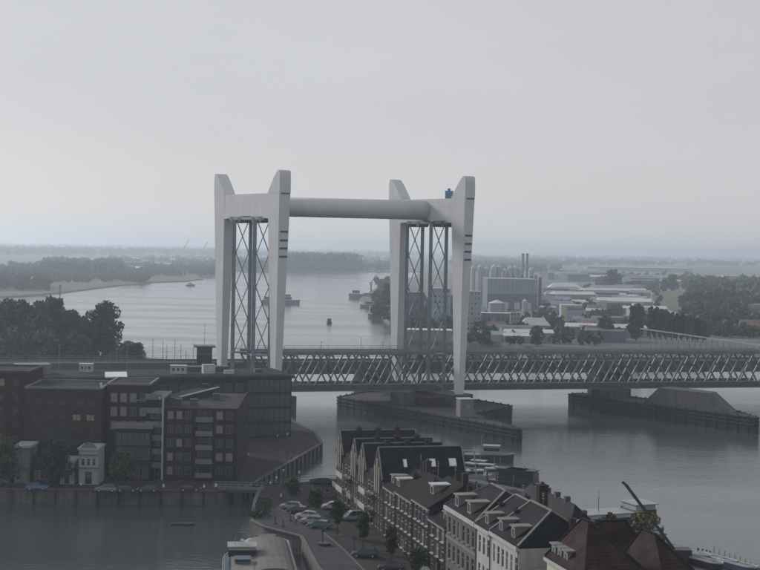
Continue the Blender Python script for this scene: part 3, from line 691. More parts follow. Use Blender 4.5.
o, w = quay_house('gate_house', 'white classical gatehouse with broad dark doorway on the basin quay', 78.5, 98, 7.4, 'plaster_white', lambda w: [(w/2-.85, 0, 1.7, 2.9), (.5, 4.0, .8, 1.6), (w-1.3, 4.0, .8, 1.6), (w/2-.4, 4.0, .8, 1.6)], kind='flat')
for z in (3.4, 6.2): MB().box(-.12, w+.12, -.14, -.003, z, z+.3).build('band', 'plaster_grey', o)
MB().hexa([(.4, -.1, 7.92), (w-.4, -.1, 7.92), (w-.4, .5, 7.92), (.4, .5, 7.92)], [(w/2-.6, -.1, 9.0), (w/2+.6, -.1, 9.0), (w/2+.6, .5, 9.0), (w/2-.6, .5, 9.0)]).build('pediment', 'plaster_grey', o)
# quay trees in front of those blocks
for (px, py, h, w, lab) in ((3, 486, 10.5, 4.2, 'dark leafy tree at the frame edge on the basin quay'), (55, 486, 10.5, 4.6, 'broad dark tree between the white houses on the basin quay'), (121, 488, 7.6, 3.8, 'green tree in front of the low glazed block')):
    p = G(px, py+1, GZ); tree('quay_tree', lab, (p.x, p.y, GZ), 'q%d' % px, h, w, 2.2, 'round', 3200, .22, 'leaf_dark', 'trees on the basin quay')
# far left row of tall trees
rowt = [(-8, 297, 'wide'), (8, 300, 'wide'), (24, 302, 'wide'), (40, 303, 'wide'), (56, 298, 'wide'), (70, 311, 'wide'), (84, 318, 'round'), (104, 303, 'wide')]
labs = ['tall dark tree cut by the frame edge', 'tall dark tree standing second from the frame edge', 'dark tree third from the frame edge', 'dark tree with ragged top fourth from the frame edge', 'highest domed tree in the middle of the dark row', 'lower dark tree just past the domed tree', 'short dark tree in the dip of the row', 'broad free-standing dark tree against the bright river']
for k, ((px, py, kd), lb) in enumerate(zip(rowt, labs)):
    Y = 560+12*(k % 3); p = A(px, py, Y); h = p.z-GZ
    tree('riverside_tree', lb, (p.x, Y, GZ), 'r%d' % k, h, 6.9 if k != 7 else 9.0, 3, 'wide' if k not in (6,) else 'round', 6000, .46, 'leaf_dark', 'dark tree row on the river bank')
p = A(133, 343, 552); tree('riverside_tree', 'small round dark tree beside the harbour masts', (p.x, 552, GZ), 'rs', p.z-GZ, 6.2, 1, 'round', 3500, .42, 'leaf_dark', 'dark tree row on the river bank')
for k, (px, py) in enumerate(((12, 330), (45, 332), (78, 335), (115, 352), (150, 364), (192, 362))):
    p = A(px, py, 548); s_ = (p.z-GZ); 
    tree('riverside_shrub', '%s dark shrub from the frame edge under the tall riverside trees' % ORD[k], (p.x, 548, GZ), 'sh%d' % (k % 3), 10, 7, .4, 'bush', 2600, .42, 'leaf_dark', 'shrubs along the river bank', s=max(.35, s_/10))
# masts of the little harbour behind, and the control house
for k, (px, yt) in enumerate(((153, 338), (163, 341), (167, 345), (175, 339), (181, 344), (186, 350))):
    pt = A(px, yt, 610); o = thing('boat_mast', '%s thin mast from the dark trees in the small marina' % ORD[k], 'mast', (pt.x, 610, 1.5), 0, 'marina masts')
    MB().tube((0, 0, 0), (0, 0, pt.z-1.5), .16, .09, 6).build('pole', 'steel', o); MB().bar((-1.3, 0, (pt.z-1.5)*.72), (1.3, 0, (pt.z-1.5)*.72), .1).build('spreader', 'steel', o)
    h = MB(); h.hexa([(-1, -3.4, -1.6), (1, -3.4, -1.6), (1, 3.2, -1.6), (-1, 3.2, -1.6)], [(-1.5, -3.8, .2), (1.5, -3.8, .2), (1.2, 4.6, .2), (-1.2, 4.6, .2)]); h.build('hull', 'white_paint', o)
p0_, p1_ = A(197, 346, 500), A(216, 346, 500)
o = thing('control_house', 'dark bridge control house with a wide flat overhanging roof', 'control house', (p0_.x, 500, GZ), R(8)); w = p1_.x-p0_.x; hh = p0_.z-GZ
walls(o, w*.8, 6, hh-3.2, 'brick_dark', grid(.3, w*.8-.3, 2, [3, 7], 1.2, 1.6), fm='steel_dark')
ch = walls(o, w*.8, 6, 2.7, 'steel_dark', grid(.2, w*.8-.2, 4, [.5], .95, 1.7), fm='steel_dark', pm='glass_blue', z0=hh-3.19, name='glazed_storey')
MB().box(-1.0, w*.8+1.2, -1.2, 7, hh-.48, hh).build('roof', 'steel_dark', o); MB().tube((w*.4, 3, hh), (w*.4, 3, hh+8), .08, .05, 6).build('antenna', 'steel', o)
MB().bar((w*.75, -1, hh), (w*.75, -1, hh+1), .1).build('roof_rail', 'steel', o)
# machinery shed at the left tower foot
p = A(229, 372, 442); o = thing('machine_shed', 'pale machinery shed at the foot of the lift tower by the office block', 'shed', (p.x, 443, 7.5), TH)
walls(o, 6.5, 4, 3.0, 'grey_paint', grid(.3, 6.2, 3, [1], 1, 1.1)); MB().box(-.2, 6.7, -.2, 4.2, 3.003, 3.25).build('roof', 'grey_paint', o)
# swing footbridge between the quays
o = thing('swing_footbridge', 'low dark footbridge spanning the harbour mouth between the two quays', 'footbridge', (-34.5, 304.5, 3.0), R(-1))
MB().box(0, 10.6, -1.6, 1.6, -.5, .22).build('deck', 'steel_dark', o)
for y in (-1.5, 1.5):
    r = MB(); r.bar((0, y, 1.25), (10.6, y, 1.25), .1); r.bar((0, y, .75), (10.6, y, .75), .06)
    for x in np.arange(0, 10.7, 1.325): r.bar((x, y, .2), (x, y, 1.25), .08)
    r.build('handrail', 'steel', o)
MB().box(4.4, 6.2, -1.4, 1.4, -3.6, -.51).build('pivot_pier', 'concrete_dark', o)
# ================================================================== ROW OF HOUSES
RA = math.atan2(DU.y, DU.x)
def house(name, label, u0, u1, h, depth, mtl, rects, cat='house', w0=0, **kw):
    o = thing(name, label, cat, row(u0, w0, GZ), RA); W_ = u1-u0
    wl = walls(o, W_, depth, h, mtl, rects, **kw)
    return o, W_
def cornice(o, W_, z, m='plaster_white', d=.35, t=.35): return MB().box(-.02, W_+.02, -d, -.003, z-t, z).build('cornice', m, o)
def door(o, x, w=1.1, h=2.4, m='steel_dark'):
    d = MB().box(x, x+w, -.06, .03, .0, h).build('door', m, o); MB().box(x+w-.2, x+w-.12, -.11, -.061, h*.42, h*.42+.15).build('handle', 'alloy', d)
# modern gabled apartment complex at the far end
o = thing('gabled_apartments', 'modern apartment block with four narrow gables and white balconies at the quay tip', 'apartment block', row(0, 0, GZ), RA)
D_ = 15.4
units = [(.4, 6.6), (12.8, 19.0), (19.4, 25.6), (31.0, 37.6)]
fl = [.8, 3.6, 6.4]
fr = []
for x0, x1 in units: fr += grid(x0+.3, x1-.3, 3, fl, 1.0, 2.0)
for x0, x1 in ((6.9, 12.6), (25.9, 30.8)): fr += grid(x0+.1, x1-.1, 2, fl, 2.0, 2.2)
walls(o, 38, D_, 9.9, 'brick_brown', fr, right=grid(1, 14.6, 4, [4.2, 7.0], 1.1, 1.7), left=grid(1, 14.6, 4, fl, 1.3, 1.7))
for x0, x1 in units:
    roof(o, x0-.2, x1+.2, -.25, D_+.2, 10.15, 15.6 if x0 > 30 else 14.7, .05, .05, 'y', 'slate', 'ridge', .22)
    g = MB(); xm = (x0+x1)/2; zg = 15.2 if x0 > 30 else 14.3; g.hexa([(x0+.1, -.32, 9.95), (x1-.1, -.32, 9.95), (x1-.1, -.255, 9.95), (x0+.1, -.255, 9.95)], [(xm-.02, -.32, zg), (xm+.02, -.32, zg), (xm+.02, -.255, zg), (xm-.02, -.255, zg)]); g.build('gable', 'brick_brown', o)
    for k, (dx, z1) in enumerate(((-1.5, 12.2), (0, 13.6), (1.5, 12.2))):
        MB().box(xm+dx-.32, xm+dx+.32, -.42, -.321, 7.4, z1).build('pale_board', 'wood_pale', o)
for x0, x1 in ((6.75, 12.65), (25.75, 30.85), (19.05, 19.35)):
    MB().box(x0, x1, .2, D_-.2, 9.905, 10.6).build('flat_roof', 'roofing', o)
for x0, x1, zz in ((6.9, 12.4, fl), (25.9, 30.6, fl)):
    for z in zz[1:]:
        q = MB(); q.box(x0, x1, -1.7, -.003, z-.25, z-.05); q.build('balcony', 'plaster_grey', o)
        q = MB(); q.box(x0, x1, -1.74, -1.66, z-.04, z+.95); q.build('balcony_front', 'white_paint', o)
for x0, x1 in units[:3]:
    q = MB(); q.box(x0+1.2, x1-1.2, -1.2, -.003, 3.25, 3.42); q.box(x0+1.2, x1-1.2, -1.24, -1.18, 3.43, 4.3); q.build('balcony', 'plaster_grey', o)
for x, y in ((9, 5), (10, 11), (28, 4), (27.5, 10), (29, 12.6)): MB().box(x-.9, x+.9, y-.7, y+.7, 10.61, 12.4).build('roof_unit', 'steel_dark', o)
for x0, x1 in units[:3]:
    for y in (3.5, 7.5, 11.5): chimney(o, (x0+x1)/2+.6, y+x0*.05, 13.6, 1.5, 1.0, 'brick_dark')
rs = o.children[-1]
ux0, ux1 = units[3]; xm = (ux0+ux1)/2; run = (ux1+.2)-xm; sl_ = math.atan2(15.6-10.15, run)
for y, w_, m_ in ((4.4, .7, 'lit_panel'), (9.4, 1.5, 'lit_panel'), (13.4, 1.4, 'lit_panel')):
    t = .5; cx = xm+run*t; cz = 15.6-(15.6-10.15)*t; nx, nz = math.sin(sl_), math.cos(sl_); tx, tz = math.cos(sl_), -math.sin(sl_)
    P_ = lambda a, b, c: (cx+tx*a+nx*c, y+b, cz+tz*a+nz*c)
    q = MB(); q.hexa([P_(-.8, -w_/2, .02), P_(.8, -w_/2, .02), P_(.8, w_/2, .02), P_(-.8, w_/2, .02)], [P_(-.8, -w_/2, .14), P_(.8, -w_/2, .14), P_(.8, w_/2, .14), P_(-.8, w_/2, .14)]); s_ = q.build('skylight_frame', 'grey_paint', o)
    q = MB(); q.quad(P_(-.68, -w_/2+.1, .15), P_(.68, -w_/2+.1, .15), P_(.68, w_/2-.1, .15), P_(-.68, w_/2-.1, .15)); q.build('skylight', m_, s_)
door(o, 9.4); door(o, 28, 1.2)
# brick houses
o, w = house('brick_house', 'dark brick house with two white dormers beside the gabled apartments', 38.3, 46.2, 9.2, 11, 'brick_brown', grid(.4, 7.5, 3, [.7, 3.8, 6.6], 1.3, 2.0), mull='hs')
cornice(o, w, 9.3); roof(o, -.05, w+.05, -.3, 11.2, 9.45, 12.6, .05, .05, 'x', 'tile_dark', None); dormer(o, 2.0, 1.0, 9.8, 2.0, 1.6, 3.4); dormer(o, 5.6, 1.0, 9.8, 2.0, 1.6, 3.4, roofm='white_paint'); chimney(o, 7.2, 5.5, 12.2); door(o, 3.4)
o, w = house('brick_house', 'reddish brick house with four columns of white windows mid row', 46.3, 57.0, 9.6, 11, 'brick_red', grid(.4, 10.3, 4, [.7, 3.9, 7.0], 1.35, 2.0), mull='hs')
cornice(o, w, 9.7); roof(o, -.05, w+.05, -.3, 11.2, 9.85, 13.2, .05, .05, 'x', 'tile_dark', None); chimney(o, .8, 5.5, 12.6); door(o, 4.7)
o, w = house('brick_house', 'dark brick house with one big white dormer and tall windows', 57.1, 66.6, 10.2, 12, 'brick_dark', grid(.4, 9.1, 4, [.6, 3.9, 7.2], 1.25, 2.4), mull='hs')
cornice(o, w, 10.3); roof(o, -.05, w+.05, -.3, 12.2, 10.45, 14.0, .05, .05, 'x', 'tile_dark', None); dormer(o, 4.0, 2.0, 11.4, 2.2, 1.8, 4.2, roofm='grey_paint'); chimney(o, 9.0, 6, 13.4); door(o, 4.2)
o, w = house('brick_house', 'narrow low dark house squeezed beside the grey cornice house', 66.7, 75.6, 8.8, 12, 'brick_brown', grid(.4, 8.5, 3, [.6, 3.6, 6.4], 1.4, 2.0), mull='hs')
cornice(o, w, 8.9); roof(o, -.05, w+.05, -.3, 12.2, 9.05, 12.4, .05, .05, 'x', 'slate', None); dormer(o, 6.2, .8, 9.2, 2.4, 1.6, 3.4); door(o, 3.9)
# grey-brown house with hip roof
o, w = house('cornice_house', 'grey-brown brick house with pale cornice, hipped slate roof and two dormers', 75.8, 90.4, 12.4, 11.5, 'brick_grey', grid(.5, 14.1, 6, [.8, 4.6, 8.6], 1.15, 2.5), mull='hs', fm='plaster_grey')
cornice(o, w, 12.6, 'plaster_white', .55, .6); MB().box(0, w, -.12, -.003, 7.7, 8.1).build('string_course', 'plaster_grey', o); roof(o, -.1, w+.1, -.3, 11.7, 12.75, 16.4, 4.2, 4.2, 'x', 'slate', 'ridge'); dormer(o, 4.0, .3, 12.85, 1.8, 1.9, 3.2, roofm='ridge'); dormer(o, 10.0, .3, 12.85, 1.8, 1.9, 3.2, roofm='ridge'); door(o, 6.8)
# two white houses
o, w = house('white_house', 'narrow white plaster house three windows wide with one small dormer', 90.6, 96.7, 12.3, 11.5, 'plaster_white', grid(.25, 5.85, 3, [.8, 4.6, 8.6], .95, 2.6), mull='h')
cornice(o, w, 12.5, 'plaster_white', .5, .5); roof(o, -.05, w+.05, -.3, 11.7, 12.65, 16.6, .1, .1, 'x', 'slate', 'ridge'); dormer(o, 3.0, .4, 12.8, 1.5, 1.7, 2.8, roofm='ridge'); door(o, 2.5)
o, w = house('white_house', 'wide white plaster house six windows wide with two dormers', 96.9, 108.1, 12.5, 11.5, 'plaster_white', grid(.3, 10.9, 6, [.8, 4.6, 8.6], .95, 2.6), mull='h')
cornice(o, w, 12.7, 'plaster_white', .5, .5); roof(o, -.05, w+.05, -.3, 11.7, 12.85, 16.8, .2, 3.4, 'x', 'slate', 'ridge'); dormer(o, 2.6, .4, 12.95, 1.5, 1.8, 2.8, roofm='ridge'); dormer(o, 7.6, .4, 12.95, 1.5, 1.8, 2.8, roofm='ridge'); chimney(o, -.1, 7.4, 15.4, 3.4, 1.3, 'brick_red'); door(o, 5.2)
# low flat-roofed link building
o, w = house('flat_roof_house', 'low dark flat-roofed house between the white house and the red roofs', 108.3, 117.9, 9.0, 13, 'brick_dark', grid(.4, 9.2, 4, [.8, 4.6], 1.1, 2.2), mull='h')
MB().box(-.05, w+.05, -.2, 13.1, 9.003, 9.25).build('roof', 'roofing', o); MB().box(.4, w-.6, 6.8, 7.2, 9.3, 9.9).build('parapet', 'plaster_white', o); MB().box(.2, w-2.5, 3.6, 4.0, 9.3, 9.7).build('parapet', 'plaster_white', o)
for x, y, s_, m_ in ((2, 1.5, 1.6, 'shed_grey'), (5.2, 1.8, 2.2, 'ridge'), (6.5, 9.5, 2, 'shed_grey'), (2.2, 10, 1.4, 'steel_dark')): MB().box(x, x+s_, y, y+s_*.8, 9.26, 9.26+s_*.6).build('roof_unit', m_, o)
# cream house with red hipped roof and dormers
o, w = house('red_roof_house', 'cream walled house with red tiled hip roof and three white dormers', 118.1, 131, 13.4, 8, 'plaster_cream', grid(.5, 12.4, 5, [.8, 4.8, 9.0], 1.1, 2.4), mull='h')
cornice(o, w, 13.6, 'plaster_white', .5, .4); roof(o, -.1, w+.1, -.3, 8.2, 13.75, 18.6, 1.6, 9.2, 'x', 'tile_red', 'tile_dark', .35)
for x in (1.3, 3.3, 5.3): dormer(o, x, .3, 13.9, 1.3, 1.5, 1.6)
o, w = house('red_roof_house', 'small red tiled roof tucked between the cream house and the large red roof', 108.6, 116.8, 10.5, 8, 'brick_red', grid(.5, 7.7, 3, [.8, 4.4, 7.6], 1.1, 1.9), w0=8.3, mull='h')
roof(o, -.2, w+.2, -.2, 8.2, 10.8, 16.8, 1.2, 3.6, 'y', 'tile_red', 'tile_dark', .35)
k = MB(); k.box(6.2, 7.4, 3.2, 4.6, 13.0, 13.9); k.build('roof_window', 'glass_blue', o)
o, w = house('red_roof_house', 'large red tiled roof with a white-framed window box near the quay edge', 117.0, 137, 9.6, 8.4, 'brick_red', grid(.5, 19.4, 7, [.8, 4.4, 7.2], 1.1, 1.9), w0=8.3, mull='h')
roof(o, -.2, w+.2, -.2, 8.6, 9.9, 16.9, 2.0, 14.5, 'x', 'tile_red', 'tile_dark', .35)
# window box on the near slope, facing the viewer (local +x)
dz = MB(); dz.box(9.5, 12.4, 3.6, 5.2, 11.0, 13.4); dd_ = dz.build('dormer', 'brick_dark', o)
fr = MB(); fr.box(12.403, 12.5, 3.5, 3.68, 11.6, 13.5); fr.box(12.403, 12.5, 5.12, 5.3, 11.6, 13.5); fr.box(12.403, 12.5, 3.681, 5.119, 13.3, 13.5); fr.build('window_frame', 'white_paint', dd_)
MB().box(12.403, 12.45, 3.682, 5.118, 11.6, 13.29).build('pane', 'glass', dd_)
MB().box(9.3, 12.6, 3.4, 5.4, 13.503, 12.6).build('dormer_roof', 'grey_paint', dd_)
# big slate hall behind the white houses
o, w = house('slate_hall', 'large dark slate-roofed hall behind the white houses with vents along its ridge', 66, 95, 8.6, 8.6, 'brick_dark', grid(.8, 28, 8, [1, 4.8], 1.4, 2.2), w0=12.0, mull='h', cat='hall')
roof(o, -.3, w+.3, -.3, 8.9, 8.9, 14.3, 3.0, 8.0, 'x', 'slate', None)
for x, y, z in ((6, 4.4, 13.9), (10, 4.4, 13.9), (14, 4.4, 13.9), (18, 4.4, 13.9), (22.6, 5.2, 12.6), (24.4, 5.8, 11.4), (26.2, 6.6, 10.3)): MB().box(x-.4, x+.4, y-.4, y+.4, z, z+1.0).build('vent', 'steel_dark', o)
for y, z, x in ((3.0, 10.6, 27.2), (3.4, 12.2, 25.2)):
    q = MB(); q.box(x-.5, x+.4, y-.4, y+.4, z-.9, z+.5); q.build('roof_window', 'ridge', o)
# roof clutter: extra chimneys, roof lights and aerials on the houses
for nm in [o for o in bpy.data.objects if o.parent is None and o.name.split('.')[0] in ('brick_house', 'cornice_house', 'white_house')]:
    wl_ = [c for c in nm.children if c.name.startswith('wall')][0]; W_ = max(v.co.x for v in wl_.data.vertices); D_ = max(v.co.y for v in wl_.data.vertices); H_ = max(v.co.z for v in wl_.data.vertices)
    chimney(nm, W_-.5, D_*.66, H_+1.6, 2.0, .8, 'brick_brown'); chimney(nm, .5, D_*.3, H_+1.0, 2.0, .7, 'brick_dark')
    q = MB(); x_, y_ = W_*random.uniform(.3, .7), D_*.5; q.tube((x_, y_, H_+2.5), (x_, y_, H_+6.2), .04, .03, 5)
    for z_ in (5.4, 5.8, 6.1): q.bar((x_-.5, y_, H_+z_), (x_+.5, y_, H_+z_), .04)
    q.build('aerial', 'steel', nm)
    MB().box(-.02, W_+.02, -.42, -.36, H_-.05, H_+.12).build('gutter', 'steel_dark', nm)
    MB().tube((W_-.15, -.12, 0), (W_-.15, -.12, H_-.1), .07, .07, 6).build('downpipe', 'steel_dark', nm)
# low rear sheds seen between the roofs
for (u0, u1, w0, dp, h, lab) in ((40, 56, 11.6, 8, 7.6, 'dark lean-to behind the brick houses next to the gabled apartments'), (57, 74, 12.8, 10, 9.2, 'low dark flat-roofed rear wing behind the dormered brick house'), (44, 62, 21, 8, 6.0, 'dark low warehouse along the river quay behind the brick houses')):
    o, w = house('rear_wing', lab, u0, u1, h, dp, 'brick_dark', [], w0=w0, cat='house'); roof(o, -.1, w+.1, -.1, dp+.1, h+.25, h+2.2, .1, .1, 'x', 'roofing', None)
# kiosk at the quay tip
p = G(313.5, 497, GZ); o = thing('quay_kiosk', 'small pale kiosk with overhanging dark roof at the quay tip', 'kiosk', p, R(6))
walls(o, 4.0, 3.4, 2.7, 'plaster_grey', [(.7, .9, .9, 1.1), (2.4, .9, .9, 1.1)], right=[(.8, .9, 1.2, 1.1)]); roof(o, -.7, 4.7, -.7, 4.1, 2.95, 3.7, 1.8, 1.8, 'x', 'slate', None)
# ================================================================== FAR BANKS
def leaf_template(n=70, size=.16):
    cs, rs = [], []
    for k in range(6):
        a = k*1.05; cs.append((.3*math.cos(a), .3*math.sin(a), .35+.09*k)); rs.append((.28, .28, .2))
    cs.append((0, 0, .45)); rs.append((.42, .42, .4))
    return leaf_cloud(cs, rs, n, size)
TPL = [leaf_template() for _ in range(6)]
def woodland(name, label, spots, m='leaf_far'):
    """spots: array of x, y, z, width, height"""
    out = []
    for x, y, z, w, h in spots:
        t = TPL[RNG.integers(6)]; a = RNG.random()*6.28; c, s = math.cos(a), math.sin(a)
        q = np.stack([(t[:, 0]*c-t[:, 1]*s)*w+x, (t[:, 0]*s+t[:, 1]*c)*w+y, t[:, 2]*h+z], 1); out.append(q)
    o = link(name, quads_mesh(name, np.concatenate(out), m)); o['kind'] = 'stuff'; o['label'] = label; o['category'] = 'trees'; return o
def scatter(n, x0, x1, y0, y1, hmin, hmax, z=1.5, wr=.75, clump=True):
    out = []
    while len(out) < n:
        px, py = RNG.uniform(x0, x1), RNG.uniform(y0, y1)+ (RNG.uniform(x0, x1)-RNG.uniform(x0, x1))*0
        if clump and math.sin(px*.23+py*1.7)+math.sin(px*.071-py*.9)+RNG.normal()*.5 < -.3: continue
        p = G(px, py, z); h = RNG.uniform(hmin, hmax); out.append((p.x, p.y, z-.3, h*wr*RNG.uniform(.8, 1.3), h))
    return out
woodland('near_bank_wood', 'hazy blue-green wood along the left river bank', scatter(420, -25, 48, 268, 291, 9, 16)+scatter(320, 45, 120, 266, 277, 14, 22)+scatter(200, 45, 150, 275, 283, 6, 11)+scatter(60, -20, 150, 284, 288, 3, 5, clump=True)[:0])
woodland('left_bank_trees', 'hazy trees around the far docks on the left bank', scatter(360, 110, 215, 258, 275, 8, 14)+scatter(150, 120, 215, 268, 277, 7, 12))
woodland('horizon_treeline', 'pale blue tree line along the left horizon', [(*p[:2], 1.2, p[3]*1.6, p[4]*1.25) for p in scatter(900, -30, 240, 246.5, 256, 16, 24, clump=False)])
woodland('far_bank_wood', 'hazy wooded far bank at the river bend', scatter(520, 284, 356, 264, 271, 24, 36, wr=.9, clump=False)+scatter(160, 215, 290, 262, 271, 12, 22)+scatter(220, 345, 400, 258, 271, 9, 16)+[(*p[:2], 1.2, p[3]*1.6, p[4]) for p in scatter(300, 200, 420, 251, 257, 18, 26, clump=False)])
woodland('right_horizon_treeline', 'faint tree line along the right horizon', [(*p[:2], 1.5, p[3]*1.7, p[4]) for p in scatter(700, 450, 780, 257.5, 266, 12, 20, z=2.)]+scatter(260, 455, 560, 263, 273, 12, 18, z=2.))
woodland('riverside_wood', 'dense hazy wood right of the curving road', scatter(330, 690, 765, 286, 312, 13, 20, z=2., clump=False)+scatter(170, 684, 745, 290, 330, 9, 15, z=2., clump=False)+scatter(110, 700, 770, 322, 338, 5, 9, z=2.)+scatter(150, 596, 700, 276, 290, 8, 13, z=2.))
woodland('town_trees', 'scattered dark trees among the riverside sheds', scatter(130, 470, 640, 318, 346, 5, 8, z=2.)+scatter(120, 540, 660, 288, 322, 5, 9, z=2.)+scatter(90, 384, 470, 300, 336, 7, 12, z=2.)+scatter(90, 376, 400, 284, 318, 9, 14, z=2.))
# single trees one can tell apart
def far_tree(label, px, ytop, ybase, wpx, kind, m='leaf_far', grp='single trees on the right bank', nm='bank_tree', n=900):
    p = G(px, ybase, 2.0); h = (ybase-ytop)/FPX*p.y; w = wpx/2/FPX*p.y
    tree(nm, label, (p.x, p.y, 2.0), 'f%s%d%d' % (kind, px, ytop), h, w, h*.12, kind, n, max(.5, h*.045), m, grp)
far_tree('big round tree beside the long pale hall roof', 612.5, 270, 290, 19, 'round')
far_tree('dark twin-topped tree near the curving road', 672, 275, 291, 12, 'poplar')
far_tree('loose dark tree by the curving road lawn', 664, 279, 292, 10, 'round')
far_tree('large dark tree in front of the low white roofs', 606, 316, 341, 22, 'round', 'leaf_dark')
far_tree('very dense dark tree heading the poplar row', 636, 305, 341, 20, 'wide', 'leaf_dark', n=2400)
for k in range(11):
    px = 650+k*5.3; far_tree('%s dark poplar from the left in the clipped poplar row' % ORD[k], px, 308+k*1.15+random.uniform(-1.2, 1.2), 339+k*.3, 7.6, 'poplar', 'leaf_dark', 'poplar row by the railway', 'poplar', 1100)
far_tree('dark tree on the quay hiding behind the far lift pylon', 387, 284, 312, 10, 'round')
far_tree('rounded tree left of the pale teal block', 462, 318, 344, 12, 'round')
far_tree('low rounded tree under the conical tank', 486, 326, 344, 13, 'round')
far_tree('dark tree below the white domed hall', 536, 326, 346, 17, 'round', 'leaf_dark')
far_tree('dark tree left of the cream box building', 553, 312, 330, 10, 'round')
# buildings on the right bank
def far_box(name, label, x0, x1, yt, yb, wm, rm, cat='warehouse', depth=None, rise=.0, bands=(), wins=0, rz=0, rows=1):
    a, b_ = G(x0, yb, 2.0), G(x1, yb, 2.0); Y = (a.y+b_.y)/2; x_0 = A(x0, yb, Y).x; w = (x1-x0)/FPX*Y; h = (yb-yt)/FPX*Y; d = depth or w*.6
    o = thing(name, label, cat, (x_0, Y, 2.0), rz)
    walls(o, w, d, h-rise-.3, wm, grid(.3, w-.3, wins, [(h-rise)*(k+.3)/rows for k in range(rows)], min(2.4, w/max(1, wins)*.5), (h-rise)/rows*.4) if wins else [], fm='grey_paint', mull='')
    if rise: roof(o, -.3, w+.3, -.3, d+.3, h-rise-.05, h, w*.2 if rise > 4 else .1, w*.2 if rise > 4 else .1, 'x', rm, None)
    else: MB().box(-.3, w+.3, -.3, d+.3, h-.297, h).build('roof', rm, o)
    for (f0, f1, m_) in bands: MB().box(-.06, w+.06, -.12, -.003, h*f0, h*f1).build('band', m_, o)
    return o, w, h, d
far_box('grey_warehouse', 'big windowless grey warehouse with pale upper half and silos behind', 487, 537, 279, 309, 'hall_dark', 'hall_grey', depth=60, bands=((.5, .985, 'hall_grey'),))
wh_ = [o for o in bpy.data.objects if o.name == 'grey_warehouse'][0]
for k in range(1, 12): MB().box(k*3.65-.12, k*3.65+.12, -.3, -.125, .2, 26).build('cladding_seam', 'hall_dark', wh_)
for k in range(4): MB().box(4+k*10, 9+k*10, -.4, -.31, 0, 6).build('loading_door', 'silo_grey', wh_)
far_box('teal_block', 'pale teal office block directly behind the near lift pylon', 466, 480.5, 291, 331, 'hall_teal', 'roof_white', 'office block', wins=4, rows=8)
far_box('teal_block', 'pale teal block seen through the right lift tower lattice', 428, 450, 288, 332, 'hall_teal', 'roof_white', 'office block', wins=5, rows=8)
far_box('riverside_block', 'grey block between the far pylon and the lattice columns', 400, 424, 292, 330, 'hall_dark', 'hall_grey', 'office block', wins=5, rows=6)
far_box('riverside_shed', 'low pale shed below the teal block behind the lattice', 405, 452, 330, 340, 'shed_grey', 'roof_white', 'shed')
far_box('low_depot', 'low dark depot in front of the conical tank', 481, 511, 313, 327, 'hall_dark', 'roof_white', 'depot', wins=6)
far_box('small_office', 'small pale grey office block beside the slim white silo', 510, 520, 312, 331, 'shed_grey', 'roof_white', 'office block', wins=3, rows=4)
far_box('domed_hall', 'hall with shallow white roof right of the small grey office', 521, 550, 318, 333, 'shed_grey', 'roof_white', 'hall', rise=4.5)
o_, w_, h_, d_ = far_box('cream_box_building', 'tall cream and grey box building among low sheds', 561, 582, 305, 323, 'hall_teal', 'roof_white', 'office block', depth=12, bands=((.72, .84, 'hall_dark'),))
MB().box(-.05, w_*.28, -.2, -.13, .5, h_*.98).build('cream_panel', 'plaster_cream', o_)
far_box('white_roof_hall', 'wide low hall with bright white gabled roof beyond the cream building', 549, 582, 283, 292, 'hall_dark', 'roof_white', 'hall', rise=6)
far_box('long_pale_hall', 'very long pale hall roof near the right horizon', 587, 692, 267.5, 271.5, 'shed_grey', 'roof_white', 'hall', depth=80)
far_box('long_pale_hall', 'second pale hall roof at the right edge of the horizon', 724, 764, 276, 281, 'shed_grey', 'roof_white', 'hall', depth=60)
far_box('pale_hall', 'white roofed hall among trees near the right frame edge', 736, 764, 299, 305, 'shed_grey', 'roof_white', 'hall', depth=20)
far_box('red_roof_terrace', 'row of rose-red roofs near the right frame edge', 706, 738, 318.5, 326, 'shed_grey', 'roof_rose', 'house', depth=9, rise=3)
far_box('red_roof_terrace', 'brighter rose-red roofed house cut by the right frame edge', 742, 766, 320, 334, 'plaster_grey', 'roof_rose', 'house', depth=9, rise=4, wins=4)
far_box('white_cabin', 'small white house beside the rose-red roofs', 739.5, 743, 328, 335, 'plaster_white', 'roof_white', 'house')
# tank, silos, chimneys
def silo(label, px, yt, yb, wpx, m='hall_grey', cone=.12, cat='silo', grp='silos behind the grey warehouse', name='silo', Y=None, tm='roof_white'):
    p = G(px, yb, 2.0) if Y is None else A(px, yb, Y); r = wpx/2/FPX*p.y; h = (yb-yt)/FPX*p.y
    if Y is not None: h = A(px, yt, Y).z-2.0
    o = thing(name, label, cat, (p.x, p.y, 2.0), 0, grp); b = MB(); b.tube((0, 0, 0), (0, 0, h*(1-cone)), r, n=18); b.build('shell', m, o)
    MB().tube((0, 0, h*(1-cone)+.003), (0, 0, h), r*1.04, r*.12, 18).build('cap', tm, o)
    MB().bar((r*.7, -r*.75, 0), (r*.7, -r*.75, h*.9), .4).build('ladder', 'steel', o)
silo('squat storage tank with white conical roof', 496.5, 300, 318, 17, 'hall_grey', .16, 'tank', None, 'storage_tank')
silo('slim white silo with domed top by the grey warehouse', 524.5, 299, 314, 5, 'plaster_white', .14, 'silo', None)
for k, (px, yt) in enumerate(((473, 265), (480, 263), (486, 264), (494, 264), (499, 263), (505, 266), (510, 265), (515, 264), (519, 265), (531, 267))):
    silo('%s grey silo from the lift pylon above the warehouse roof' % ORD[k], px, yt+(k*7 % 3), 285, 4.4+(k*5 % 4)*.7, 'silo_grey', .08, Y=1370, tm='silo_grey')
